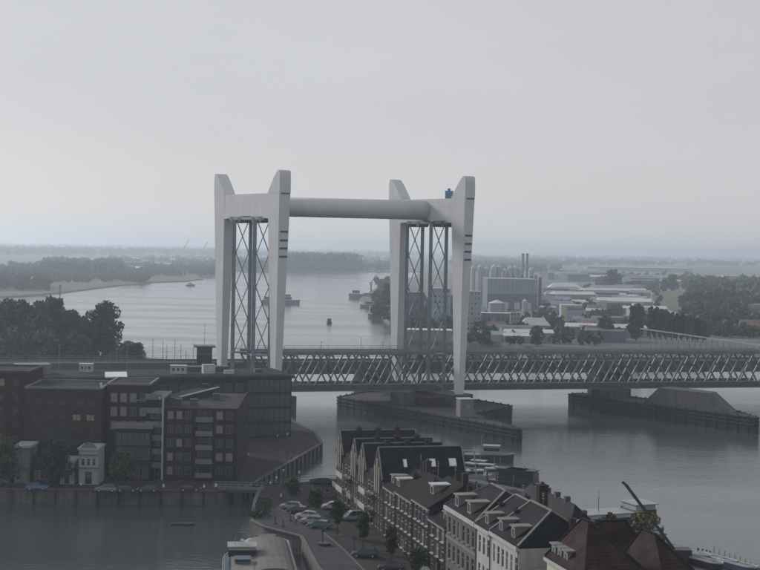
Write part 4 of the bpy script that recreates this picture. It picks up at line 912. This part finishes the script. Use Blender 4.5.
for k, px in enumerate((523, 527.3)):
    p = A(px, 255, 1400); o = thing('chimney_stack', ['slender chimney stack rising over the silos', 'second slender chimney stack standing right of its twin'][k], 'chimney', (p.x, 1400, 2)); MB().tube((0, 0, 0), (0, 0, p.z-2), 1.6, 1.1, 12).build('shaft', 'hall_grey', o); MB().tube((0, 0, p.z-2), (0, 0, p.z-.6), 1.3, 1.3, 12).build('rim', 'hall_dark', o)
p = A(527, 277, 1335); o = thing('rooftop_plant', 'dark pipework plant on the grey warehouse roof edge', 'plant', (p.x, 1335, 2))
for k in range(7): MB().box(-14+k*4.2, -11.5+k*4.2, 0, 4, 0, 26+RNG.uniform(1, 6)).build('vessel', ['hall_dark', 'hall_grey'][k % 2], o)
ORD += ['thirteenth', 'fourteenth', 'fifteenth', 'sixteenth', 'seventeenth', 'eighteenth']
# scattered small sheds and houses
def shed_mesh(w, d, h, r, wm, rm):
    m = MB(); m.box(0, w, 0, d, 0, h); hip(m, -.3, w+.3, -.3, d+.3, h+.01, h+r, .1, .1, 'x', m=1); return m.mesh('shed', [wm, rm])
SH = [('white-roofed shed', shed_mesh(16, 9, 4, 2.0, 'shed_grey', 'roof_white')), ('grey-roofed shed', shed_mesh(20, 12, 5, 2.5, 'hall_teal', 'hall_grey')), ('dark-roofed house', shed_mesh(12, 9, 5, 3.4, 'plaster_grey', 'shed_grey')), ('rose-roofed house', shed_mesh(11, 8, 5, 3.6, 'plaster_grey', 'roof_rose')), ('long pale shed', shed_mesh(34, 14, 6, 2.2, 'shed_grey', 'roof_white')), ('dark flat shed', shed_mesh(24, 16, 7, 1.0, 'hall_dark', 'hall_dark'))]
cl = [('left of the cream box building', 538, 562, 294, 316, 16), ('around the foot of the cream box building', 556, 602, 324, 342, 18), ('above the cream box building', 582, 634, 294, 306, 18), ('right of the cream box building', 584, 632, 306, 316, 17), ('along the shore below the conical tank', 478, 520, 333, 343, 11), ('beyond the white gabled hall', 548, 606, 274, 282, 17), ('near the big round tree', 622, 662, 280, 288, 12), ('inside the riverside wood', 712, 762, 288, 316, 12), ('on the left bank near the small beach spit', 112, 160, 264, 272, 7), ('at the far docks of the left bank', 128, 214, 255, 263, 12)]
for where, x0, x1, y0, y1, n in cl:
    sp = sorted([(RNG.uniform(x0, x1), RNG.uniform(y0, y1)) for _ in range(n)])
    for k, (px, py) in enumerate(sp):
        nm, me = SH[RNG.choice(6, p=[.2, .17, .22, .12, .14, .15])]; z = 2.0 if px > 300 else 1.5; p = G(px, py, z); sc = RNG.uniform(.8, 1.25)*min(1.6, max(.8, p.y/1300))
        o = link('town_shed', me, None, p, RNG.uniform(-.5, .5)); o.scale = (sc, sc, sc); tag(o, '%s %s %s, from left' % (ORD[k], nm, where), 'shed', 'small roofs '+where)
# dock cranes
for k, (px, yt, yb) in enumerate(((184, 240, 257), (203, 242, 258), (371, 275, 292))):
    p = G(px, yb, 1.5); h = (yb-yt)/FPX*p.y
    o = thing('dock_crane', ['slewing dock crane standing alone at the far left docks', 'second dock crane close to the far lift pylon', 'thin crane jib among the ships moored on the right bank'][k], 'crane', p, 0, 'distant cranes')
    s = h/30; MB().bar((0, 0, 0), (0, 0, h*.5), 3*s).build('tower', 'steel', o); MB().box(-3*s, 2.5*s, -2*s, 2*s, h*.45, h*.58).build('cab', 'grey_paint', o); MB().bar((0, 0, h*.55), (h*.28, 0, h), 1.2*s, 1.4*s).build('jib', 'steel', o)
# railing viaduct on the right bank
a, b_ = G(640, 347.5, 2.0), G(765, 357, 2.0)
za, zb_ = A(640, 328.5, a.y).z, A(765, 346, b_.y).z
o = thing('railway_fence', 'pale elevated rail line on posts in front of the poplar row', 'viaduct', a)
d_ = b_-a; n = 22
tp = MB(); tp.bar((0, 0, za-2), (d_.x, d_.y, zb_-2), .6, .55); tp.build('beam', 'grey_paint', o)
for k in range(n+1):
    t = k/n; z_ = (za-2)*(1-t)+(zb_-2)*t-.46; MB().bar((d_.x*t, d_.y*t, 0), (d_.x*t, d_.y*t, max(1, z_)), .3).build('post', 'plaster_grey', o)
# channel marker on the left bank
p = G(60, 293.5, 0); o = thing('channel_beacon', 'small dark beacon at the left bank waterline', 'beacon', p); MB().tube((0, 0, -1), (0, 0, 7), .9, .7, 10).build('column', 'hull_black', o); MB().tube((0, 0, 7), (0, 0, 9), 1.6, 1.2, 10).build('top_mark', 'hull_black', o)
# ================================================================== VESSELS
def hull_pts(L, B, n=9):
    pts = [(-L/2, -B*.42), (-L*.42, -B/2), (L*.25, -B/2)]
    for k in range(1, n): t = k/n; pts.append((L*.25+L*.25*math.sin(t*math.pi/2), -B/2*math.cos(t*math.pi/2)**.8))
    pts.append((L/2, 0)); return pts+[(x, -y) for x, y in reversed(pts[:-1])]
def vessel(name, label, loc, rz, L, B, H, hullm='hull_black', deckm='deck', cabins=(), mast=None, cat='ship', grp=None, stripe=None, extras=None):
    o = thing(name, label, cat, loc, rz, grp); P = hull_pts(L, B)
    h = MB(); h.hexa([(x*.96, y*.88, -.6) for x, y in P], [(x, y, H*(1+.25*max(0, x/L)**2*4)) for x, y in P]); h.build('hull', hullm, o)
    d = MB(); d.quad(*[(x*.97, y*.93, H*(1+.25*max(0, x/L)**2*4)+.03) for x, y in P]); d.build('deck', deckm, o)
    if stripe:
        s = MB(); n = len(P)
        for k in range(n):
            a, b = P[k], P[(k+1) % n]; za, zb = [H*(1+.25*max(0, q[0]/L)**2*4) for q in (a, b)]; s.bar((a[0], a[1], za), (b[0], b[1], zb), .14, .28)
        s.build('gunwale', stripe, o)
    z = H
    for (x0, x1, hb, z0, z1, m) in cabins:
        c = MB(); c.hexa([(x0, -hb, z0), (x1, -hb, z0), (x1, hb, z0), (x0, hb, z0)], [(x0+.2, -hb*.94, z1), (x1-.25, -hb*.94, z1), (x1-.25, hb*.94, z1), (x0+.2, hb*.94, z1)]); cb_ = c.build('cabin', m, o)
        w = MB(); zz0, zz1 = z0+(z1-z0)*.45, z0+(z1-z0)*.82; w.box(x0+.06, x1-.06, -hb-.02, hb+.02, zz0, zz1); w.build('window_band', 'glass', cb_)
        r = MB(); r.box(x0-.15, x1+.25, -hb-.15, hb+.15, z1+.003, z1+.15); r.build('cabin_roof', m if m != 'grey_paint' else 'boat_white', cb_)
    if mast: 
        x, h_ = mast; MB().tube((x, 0, H), (x, 0, H+h_), .1+.004*h_, .05, 6).build('mast', 'steel', o); MB().bar((x, -h_*.12, H+h_*.8), (x, h_*.12, H+h_*.8), .08).build('yard', 'steel', o)
    return o
# basin ships
p = G(243, 566, 0); vessel('work_boat', 'white workboat with boxy wheelhouse in the near harbour basin', (p.x+1.0, p.y-12, 0), R(96), 27, 6.4, 1.9, 'hull_blue', 'deck', [(4.5, 8.2, 2.3, 1.9, 4.8, 'boat_white'), (-6, 4.4, 1.7, 1.9, 3.2, 'deck'), (-1.5, 1.0, 1.2, 3.4, 4.0, 'hull_blue')], (9.4, 5.6), 'workboat', None, 'boat_white')
bg_ = thing('barge', 'brown tarpaulin-covered barge with pale blue end moored along the quay', 'barge', (-17.6, 240.5, 0), R(-83))
P = [(-15, -4.1), (13, -4.1), (16, -1.6), (16.6, 0), (16, 1.6), (13, 4.1), (-15, 4.1), (-17.2, 3.0), (-18, 0), (-17.2, -3.0)]
h = MB(); h.hexa([(x*.97, y*.9, -.6) for x, y in P], [(x, y, 2.3) for x, y in P]); h.build('hull', 'hull_black', bg_)
h = MB(); h.quad(*[(x*.98, y*.95, 2.34) for x, y in P]); h.build('deck', 'pale_blue', bg_)
h = MB(); n = 10
for k in range(n):
    a0, a1 = math.pi*k/n, math.pi*(k+1)/n
    h.quad((-11.5, -3.7*math.cos(a0), 2.4+1.5*math.sin(a0)), (14.2, -3.7*math.cos(a0), 2.4+1.5*math.sin(a0)), (14.2, -3.7*math.cos(a1), 2.4+1.5*math.sin(a1)), (-11.5, -3.7*math.cos(a1), 2.4+1.5*math.sin(a1)))
h.quad(*[(-11.5, -3.7*math.cos(math.pi*k/n), 2.4+1.5*math.sin(math.pi*k/n)) for k in range(n+1)]); h.quad(*[(14.2, -3.7*math.cos(math.pi*k/n), 2.4+1.5*math.sin(math.pi*k/n)) for k in range(n+1)]); h.build('tarpaulin', 'tarp', bg_)
MB().box(-14.2, -12.6, -1.6, 1.6, 2.36, 3.6).build('hatch', 'hull_blue', bg_); MB().tube((-15.8, -1.6, 2.36), (-15.8, -1.6, 3.1), .25, .25, 8).build('bollard', 'hull_black', bg_); MB().tube((-15.8, 1.6, 2.36), (-15.8, 1.6, 3.1), .25, .25, 8).build('bollard', 'hull_black', bg_)
q = MB()
for s in (-1, 1): q.bar((-15, s*3.25, 2.45), (13, s*3.25, 2.45), .2, .3)
q.build('gunwale', 'pale_blue', bg_)
wbt = [o for o in bpy.data.objects if o.name == 'work_boat'][0]
for x in (5.2, 6.4, 7.6): MB().tube((x, 1.2, 5.17), (x, 1.2, 5.9), .05, .05, 6).build('antenna', 'steel', wbt)
MB().box(5.6, 7.4, -.25, .25, 5.5, 5.62).build('radar_bar', 'boat_white', wbt)
for s in (-1, 1):
    q = MB(); q.bar((-9, s*2.9, 2.95), (8, s*2.9, 2.95), .06)
    for x in np.arange(-9, 8.1, 1.7): q.bar((x, s*2.9, 1.9), (x, s*2.9, 2.95), .06)
    q.build('side_rail', 'boat_white', wbt)
# river vessels
vessel('passenger_ship', 'pale passenger ship passing behind the near left lift pylon', (*gp(281, 303.5), 0), R(-3), 36, 8, 3.0, 'hull_grey', 'boat_white', [(-15, 10, 3.2, 3.0, 6.2, 'boat_white'), (2, 9, 2.4, 6.4, 8.6, 'boat_white')], (-2, 8))
vessel('motor_launch', 'tiny dark launch alone in mid river', (*gp(329, 323.5), 0), R(100), 7.5, 3.4, 1.4, 'hull_black', 'deck', [(-2, 1.4, 1.2, 1.4, 3.4, 'hull_black')], None, 'boat')
vessel('motor_launch', 'tiny dark launch near the left bank spit', (*gp(190.5, 286), 0), R(5), 12, 4, 1.8, 'hull_black', 'deck', [(-3, 2, 1.5, 1.8, 4, 'grey_paint')], None, 'boat')
vessel('moored_ship', 'farthest and longest ship moored at the right bank', (*gp(367, 298), 0), R(185), 40, 9, 3.8, 'hull_grey', 'deck', [(8, 16, 3.4, 3.8, 8, 'grey_paint'), (-14, 4, 3.2, 3.8, 5.2, 'boat_white')], (-8, 16), grp='ships moored at the right bank')
vessel('moored_ship', 'middle moored ship with pale deckhouse at the right bank', (*gp(374, 308), 0), R(178), 26, 7, 2.6, 'hull_grey', 'grey_paint', [(-6, 8, 2.6, 2.6, 5.6, 'boat_white')], (0, 12), grp='ships moored at the right bank')
vessel('moored_ship', 'nearest moored ship at the right bank, low grey decks', (*gp(383, 318), 0), R(176), 24, 7, 2.6, 'hull_grey', 'grey_paint', [(-8, 6, 2.6, 2.6, 5, 'grey_paint')], (2, 9), grp='ships moored at the right bank')
vessel('tugboat', 'dark tugboat with small white wheelhouse off the quay tip', (*gp(489, 461), 0), R(-6), 13, 4.4, 1.7, 'hull_black', 'deck', [(-1.5, 2.6, 1.4, 1.7, 4.0, 'boat_white')], (-2, 5), 'tugboat')
vessel('river_ship', 'white-roofed river ship moored behind the red roofs', (42.5, 268, 0), R(22), 26, 6.5, 2.4, 'hull_black', 'boat_white', [(-11, 5, 2.7, 2.4, 6.2, 'grey_paint'), (5.4, 10, 2.7, 2.4, 7.6, 'boat_white')], (-1, 8), 'ship')
# small white boats and pontoon in the marina behind the gabled apartments
o = thing('pontoon', 'pale floating pontoon behind the gabled apartments', 'pontoon', (24.5, 334, 0), R(-52)); MB().box(-20, 20, -1.5, 1.5, .1, .7).build('deck', 'kerb', o)
for x in (-17, -9, 0, 9, 17): MB().tube((x, 1.7, -1), (x, 1.7, 3.4), .2, .2, 8).build('pile', 'steel_dark', o)
for k, (px, py, L) in enumerate(((472, 473, 8), (480, 470, 9), (488, 474, 9), (494, 478, 8), (478, 480, 7), (500, 477, 7), (469, 480, 7))):
    vessel('motor_yacht', '%s small white motor boat from the left at the marina pontoon' % ORD[k], (*gp(px, py), 0), R(-40+k*13), L, 2.8, 1.1, 'boat_white' if k % 3 != 2 else 'hull_blue', 'deck', [(-L*.25, L*.15, 1.0, 1.1, 2.3, 'boat_white')], (0, 4) if k % 2 else None, 'boat', 'white boats at the marina pontoon')
for k, (px, py, w_) in enumerate(((512, 487, 5.2), (522, 488, 4.4))):
    vessel('work_pontoon', ['dark work barge with box cabin behind the slate roofs', 'second dark work barge ending the pontoon line'][k], (*gp(px, py), 0), R(-30), 11, 4, 1.4, 'hull_black', 'deck', [(-3.5, 3.5, 1.6, 1.4, 4.2, 'hull_black')], (3, 4), 'barge')
# white gantry frame
p = G(462, 474, 3.0); o = thing('white_gantry', 'white steel gantry frame standing at the quay behind the apartments', 'gantry', (p.x, p.y, 1.0)); hz = A(462, 450.5, p.y).z-1
for x in (-.5, 2.6): MB().bar((x+(.0 if x < 0 else 1.0), 0, 0), (x, 0, hz), .32).build('post', 'boat_white', o)
MB().bar((-1.6, 0, hz), (3.0, 0, hz), .36, .3).build('crossbar', 'boat_white', o); MB().bar((-.5, 2, 0), (-.5, .1, hz-.2), .25).build('stay', 'boat_white', o)
# slanting crane boom on the quay
o = thing('crane_boom', 'thin dark slanting crane boom with bent tip above the quay', 'crane', (50.6, 240, GZ)); t = A(622, 481.5, 240)-V((50.6, 240, GZ)); t2 = A(626, 485, 240)-V((50.6, 240, GZ)); 
MB().bar((0, 0, 1.6), tuple(t2), .5, .5).build('boom', 'hull_black', o); MB().bar(tuple(t2), tuple(t), .42, .42).build('boom_tip', 'hull_black', o); MB().box(-1.6, 2.2, -1.4, 1.4, .6, 2.4).build('cab', 'hull_black', o)
for x in (-1.2, 1.8):
    for y in (-1.3, 1.3): MB().tube((x, y-.2, .5), (x, y+.2, .5), .5, n=10).build('wheel', 'rubber', o)
p = G(183, 525, 0); vessel('floating_raft', 'low dark raft floating alone in the harbour basin', (p.x, p.y, 0), R(4), 4.5, 1.8, .35, 'hull_black', 'timber', [], None, 'raft')
# timber fender piles on the quay walls
for nm, pts in (('peninsula_ground', PEN[1:6]), ('house_quay_ground', QUAY[1:7])):
    par = bpy.data.objects[nm]
    for a_, b_ in zip(pts, pts[1:]):
        a_, b_ = V((*a_, 0)), V((*b_, 0)); dq = (b_-a_); nn_ = V((dq.y, -dq.x, 0)).normalized(); n_ = max(1, int(dq.length/4.2))
        if nm.startswith('house'): nn_ = -nn_
        for k in range(n_):
            q = a_.lerp(b_, (k+.5)/n_)+nn_*.22; MB().tube((q.x, q.y, -1), (q.x, q.y, 2.8), .2, .2, 6).build('fender_pile', 'timber', par)
# ================================================================== CARS
def car(label, loc, rz, col, grp=None, van=False):
    o = thing('parked_car', label, 'car', loc, rz, grp)
    L, Wd = (4.4, 1.75) if not van else (4.7, 1.85); hw = Wd/2
    low = [(-2.2, .35), (-2.22, .75), (-1.95, .95), (1.0, .98), (2.0, .82), (2.2, .6), (2.2, .35)]
    cabp = [(-2.0, .955), (-1.55, 1.4), (-.2, 1.48), (.35, 1.42), (1.15, .965)] if not van else [(-2.15, .955), (-2.05, 1.75), (.3, 1.82), (.75, 1.6), (1.35, .965)]
    k = L/4.4
    def loft(prof, w0, w1, zsplit):
        mb = MB(); a = []; b = []
        for x, z in prof:
            w = w0 if z <= zsplit else w1; a.append((x*k, -w, z)); b.append((x*k, w, z))
        n = len(prof); mb.quad(*a); mb.quad(*b)
        for i in range(n): mb.quad(a[i], a[(i+1) % n], b[(i+1) % n], b[i])
        return mb
    bd = loft(low, hw, hw*.95, .8).build('body', col, o)
    mb = loft(cabp, hw*.92, hw*.76, 1.0); cbn = mb.build('cabin', 'glass', o)
    rf = MB(); t = cabp[1:4]; n_ = len(t)
    A0 = [(x*k, -hw*.775, z+.012) for x, z in t]; B0 = [(x*k, hw*.775, z+.012) for x, z in t]
    for i in range(n_-1): rf.quad(A0[i], A0[i+1], B0[i+1], B0[i])
    rf.build('roof_panel', col, o)
    pl = MB()
    for s in (-1, 1):
        for (x0, z0), (x1, z1) in ((cabp[0], cabp[1]), (cabp[-1], cabp[-2])): pl.bar((x0*k, s*hw*.925, z0), (x1*k, s*hw*.77, z1), .09)
        pl.bar((-.35*k, s*hw*.925, .97), (-.35*k, s*hw*.77, 1.45 if not van else 1.8), .09)
    pl.build('window_frame', col, o)['kind'] = 'stuff'
    for x in (-1.35, 1.35):
        for s in (-1, 1):
            w = MB(); w.tube((x*k, s*(hw-.2), .32), (x*k, s*(hw+.015), .32), .32, n=14); wo = w.build('wheel', 'rubber', o)
            MB().tube((x*k, s*(hw+.016), .32), (x*k, s*(hw+.03), .32), .2, n=10).build('rim', 'alloy', wo)
    for s in (-1, 1):
        MB().box(2.17*k, 2.235*k, s*.62-.2, s*.62+.2, .58, .72).build('headlight', 'lamp_white', o); MB().box(-2.25*k, -2.19*k, s*.66-.14, s*.66+.14, .68, .85).build('taillight', 'lamp_red', o)
    return o
for px, py, rz, col, lab, van in [
        (291, 509, 170, 'car_silver', 'silver car at the far end of the angled parking row', 0), (298, 513.5, 170, 'car_black', 'black car second in the angled parking row', 0),
        (307, 518.5, 170, 'car_white', 'white car in the middle of the angled parking row', 0), (312, 523.5, 170, 'car_silver', 'silver car squeezed fourth in the angled parking row', 0),
        (319, 528, 170, 'car_teal', 'dark teal car nearest in the angled parking row', 0), (365, 557, 176, 'car_navy', 'navy blue car parked alone beside a street tree', 0),
        (392, 571, 175, 'car_black', 'black car cut by the bottom frame edge', 0), (353, 520, 200, 'car_silver', 'silver van parked against the gabled apartments', 1), (411, 553, 255, 'car_navy', 'dark car parked tight along the brick house fronts', 0),
        (332, 509, 190, 'car_white', 'white car half hidden by a street tree near the apartments', 0), (430, 571, 250, 'car_white', 'white car by the dark corner tree at the house fronts', 0),
        (37, 489.5, 3, 'car_blue', 'blue car parked before the low house on the basin quay', 0), (106, 491.5, 182, 'car_grey', 'grey car in front of the white gatehouse', 0), (127, 491.5, 2, 'car_black', 'black car under the green tree on the basin quay', 0), (148, 491.5, 181, 'car_navy', 'navy car below the balcony tower on the basin quay', 0), (190, 491, 2, 'car_black', 'black car at the corner of the long brick apartment', 0)]:
    p = G(px, py, GZ+.004); car(lab, (p.x, p.y, GZ+.004), R(rz), col, 'cars parked on the quays', van)
# ================================================================== STREET TREES, POSTS, PEOPLE
for k, (px, yb, yt, lab) in enumerate(((337.5, 535.5, 500, 'slim young street tree nearest the gabled apartments'), (363, 550, 512, 'young street tree behind the lone navy car'), (390.6, 566.5, 527, 'young street tree above the car at the bottom edge'), (293, 503, 478, 'bushy young tree at the quay tip before the parked cars'), (315, 514, 489, 'young tree in front of the kiosk'), (417, 578, 548, 'dense dark street tree against the brick house fronts'))):
    p = G(px, yb, GZ); h = (yb-yt)/FPX*p.y; w = 1.5 if k < 3 else 1.9
    tree('street_tree', lab, (p.x, p.y, GZ), 's%d' % k, h, w, h*.36, 'round', 1900, .13, 'leaf_dark', 'street trees on the house quay')
    if k < 3:
        o = thing('tree_grate', 'dark soil square around the %s' % ['young tree nearest the apartments', 'young tree behind the navy car', 'young tree at the bottom edge'][k], 'tree pit', (p.x, p.y, GZ)); MB().box(-.9, .9, -.9, .9, .002, .06).build('soil', 'timber', o)
for k, (px, py, h, w) in enumerate(((643, 548, 14.5, 3.0), (654, 552, 11.5, 3.0), (634, 540, 12.5, 2.4), (606, 530, 12.5, 2.2))):
    Y = [206, 204, 210, 215][k]; p = A(px, py, Y); tree('garden_tree', ['tall olive-green tree rising behind the large red roof', 'lower olive tree at the quay side of the red roof', 'thin olive tree left of the crane boom', 'small green tree poking up beside the slate hall'][k], (p.x, Y, GZ), 'g%d' % k, h, w, 2, 'poplar' if k != 1 else 'round', 3000, .2, 'leaf_olive', 'trees behind the red roofs')
def post(name, label, loc, h, r=.07, head=None, cat='post', grp=None, m='steel_dark'):
    o = thing(name, label, cat, loc, 0, grp); MB().tube((0, 0, 0), (0, 0, h), r, r*.7, 8).build('pole', m, o); MB().tube((0, 0, 0), (0, 0, .3), r*2, r*1.8, 8).build('foot', m, o)
    if head == 'lamp': MB().tube((0, 0, h), (0, 0, h+.5), .12, .24, 8).build('lantern', 'grey_paint', o)
    if head == 'sign': MB().box(-.3, .3, -.03, .03, h-.9, h-.1).build('sign_plate', 'steel_dark', o)
p = G(322.5, 545, GZ); o = thing('planter_post', 'dark post with round planter at its foot on the quay road', 'post', (p.x, p.y, GZ)); MB().tube((0, 0, 0), (0, 0, 3.0), .1, .09, 8).build('pole', 'hull_black', o); MB().tube((.3, -.2, 0), (.3, -.2, .45), 1.0, 1.15, 14).build('planter', 'hull_black', o); MB().box(-.25, .25, -.05, .05, 2.2, 3.0).build('sign_plate', 'hull_black', o)
post('sign_post', 'slim dark sign post beside the lone navy car', G(354, 550, GZ), 2.6, .06, 'sign')
for k, (px, py) in enumerate(((270, 511, ), (276, 505), (299, 499), (348, 489), (283, 497))): post('street_lamp', '%s slim street lamp around the quay tip from the left' % ORD[k], G(px, py, GZ), 5.2, .07, 'lamp', 'street lamp', 'street lamps at the quay tip')
for k, (px, py, h) in enumerate(((158, 455, 11.5), (277, 462, 6), (287, 460, 6), (248, 478, 5))): post('lamp_post', ['tall pale lamp post rising before the long brick apartment', 'slim lamp post on the peninsula paving', 'second slim lamp post on the peninsula paving', 'lamp post at the footbridge landing'][k], (G(px, py, GZ) if k else V((-47.2, 311.0, GZ))), h if k else 18, .09, 'lamp', 'street lamp')
# railings at the quay tip and along the peninsula
def rail(name, label, pts, z=GZ, h=1.1, st=2.0):
    o = thing(name, label, 'railing', (*pts[0], z)); x0, y0 = pts[0]; r = MB()
    for a, b in zip(pts, pts[1:]):
        a, b = V((a[0]-x0, a[1]-y0, 0)), V((b[0]-x0, b[1]-y0, 0)); n = max(1, int((b-a).length/st))
        for zz in (h, h*.55): r.bar(a+V((0, 0, zz)), b+V((0, 0, zz)), .07)
        for k in range(n+1): p = a.lerp(b, k/n); MB().bar(p, p+V((0, 0, h)), .08).build('baluster', 'steel', o)
    r.build('rail', 'steel', o)
rail('quay_railing', 'pale railing closing the quay tip beside the kiosk', [(-24.2, 308.4), (-12, 317.4), (0, 321.4)])
rail('peninsula_railing', 'thin railing along the curved peninsula edge', [(-15.2, 378), (-17.9, 400), (-26.6, 426.5)])
for k, t in enumerate(np.linspace(.06, .94, 8)):
    q = V((-27.2, 307, GZ)).lerp(V((-15.6, 377, GZ)), t); post('bollard', '%s iron bollard from the footbridge along the peninsula edge' % ORD[k], q, .8, .2, None, 'bollard', 'bollards along the peninsula edge')
# planting wall on the harbour side of the parking
b_ = thing('quay_hedge', 'ragged dark hedge along the harbour edge of the parking', 'hedge', (-22, 281, GZ)); cs = [(RNG.uniform(-1.4, .6), y, .5) for y in np.arange(-9, 9, .7)]; link('foliage', quads_mesh('foliage', leaf_cloud(cs, [(.8, .8, .75)]*len(cs), 2200, .14), 'leaf_dark'), b_)
for k, (px, py) in enumerate(((269, 517), (275, 524), (283, 527), (290, 521))): post('mooring_post', '%s dark mooring post from the hedge along the harbour edge' % ORD[k], G(px, py, GZ), 1.5, .16, None, 'post', 'mooring posts')
def person_mesh():
    vs = [(0, 0, .95), (0, 0, 1.2), (0, 0, 1.42), (0, .01, 1.53), (0, .02, 1.66), (0, .02, 1.74), (.1, 0, .9), (.11, .03, .5), (.11, -.02, .08), (.11, .1, .04), (-.1, 0, .9), (-.11, -.06, .5), (-.11, -.14, .08), (-.11, -.02, .04), (.19, 0, 1.4), (.24, -.03, 1.12), (.23, .06, .86), (-.19, 0, 1.4), (-.24, .03, 1.12), (-.23, .1, .86)]
    es = [(0, 1), (1, 2), (2, 3), (3, 4), (4, 5), (0, 6), (6, 7), (7, 8), (8, 9), (0, 10), (10, 11), (11, 12), (12, 13), (2, 14), (14, 15), (15, 16), (2, 17), (17, 18), (18, 19)]
    rd = [.15, .15, .13, .06, .1, .07, .1, .075, .05, .045, .1, .075, .05, .045, .07, .05, .035, .07, .05, .035]
    me = bpy.data.meshes.new('body'); me.from_pydata(vs, es, []); o = bpy.data.objects.new('body_source', me); C.objects.link(o)
    sm = o.modifiers.new('skin', 'SKIN'); su = o.modifiers.new('sub', 'SUBSURF'); su.levels = su.render_levels = 1
    for k, v in enumerate(me.skin_vertices[0].data): v.radius = (rd[k], rd[k]*.8); v.use_root = k == 0
    dg = bpy.context.evaluated_depsgraph_get(); m2 = bpy.data.meshes.new_from_object(o.evaluated_get(dg)); bpy.data.objects.remove(o); m2.name = 'body'
    for m in ('cloth_white', 'cloth_dark', 'skin'): m2.materials.append(M[m])
    for f in m2.polygons: f.material_index = 1 if f.center.z < .95 else (2 if f.center.z > 1.5 or (abs(f.center.x) > .19 and f.center.z < 1.0) else 0)
    m2.shade_smooth(); return m2
PM = person_mesh()
for k, (px, py, lab) in enumerate(((81, 490, 'person in a white top walking before the white gatehouse'), (163.5, 491.5, 'person in a white top walking below the balcony tower'), (204, 492, 'person in white and dark standing near the footbridge'), (216, 491, 'person in a pale top at the footbridge landing'), (281, 501.5, 'person standing at the quay tip beside the parked silver car'), (296, 524, 'person walking along the harbour edge of the parking'))):
    o = link('person', PM, None, G(px, py, GZ), random.uniform(0, 6)); tag(o, lab, 'person', 'people on the quays')
# ================================================================== NEAR RIGHT QUAY APRON
for k, (px, py) in enumerate(((698, 553), (702.5, 554), (706.5, 555), (710, 556))): 
    p = G(px, py, GZ); post('bollard', '%s black round-headed bollard from the left on the near quay apron' % ORD[k], p, .9, .22, None, 'bollard', 'bollards on the quay apron'); 
for k in range(9):
    px = 714+k*5.2; p = G(px, 556+k*2.1, GZ); post('fence_post', '%s thin post from the bollards along the quay apron' % ORD[k], p, 1.6, .06, None, 'post', 'posts along the quay apron')
for k, (x, y, rz, L, lab) in enumerate(((50, 247, -58, 8.5, 'dark rowing boat on trestles nearest the tree'), (53.5, 243, -56, 9, 'dark upturned boat in the middle of the apron'), (57, 239, -60, 9, 'long dark boat beside the bollards'), (54.5, 237, -57, 8, 'second long dark boat near the bottom frame edge'), (59.5, 234.5, -58, 8, 'short dark boat at the apron corner'))):
    vessel('stored_boat', lab, (x, y, GZ+.75), R(rz), L, 1.7, .55, 'hull_black' if k % 2 else 'hull_blue', 'deck', [], None, 'boat', 'boats stored on the quay apron', 'grey_paint')
p = G(664, 549, GZ); o = thing('quay_hut', 'small dark hut at the corner of the quay apron', 'hut', (48.2, 249.5, GZ), R(20)); walls(o, 2.6, 2.4, 2.6, 'steel_dark', [(.5, 1, .8, .9)]); MB().box(-.2, 2.8, -.2, 2.6, 2.603, 2.8).build('roof', 'steel_dark', o)
row_poly('quay_apron', [(52, 249), (64.2, 231), (74, 196), (60, 192), (47, 236)], 3.006, 'kerb')
# ------------------------------------------------------------------ haze
def haze(density):
    m = bpy.data.materials.new('haze'); m.use_nodes = True; n = m.node_tree; n.nodes.clear()
    pv = n.nodes.new('ShaderNodeVolumePrincipled'); pv.inputs['Density'].default_value = density
    pv.inputs['Color'].default_value = (.80, .905, 1.0, 1); pv.inputs['Anisotropy'].default_value = .6
    o = n.nodes.new('ShaderNodeOutputMaterial'); n.links.new(pv.outputs[0], o.inputs['Volume']); M['haze'] = m
    h = MB().box(-9500, 9500, -400, 24500, -4, 92).build('haze', 'haze')
    h['kind'] = 'stuff'; h['label'] = 'thin grey haze over the river'; h['category'] = 'haze'
haze(.00019)
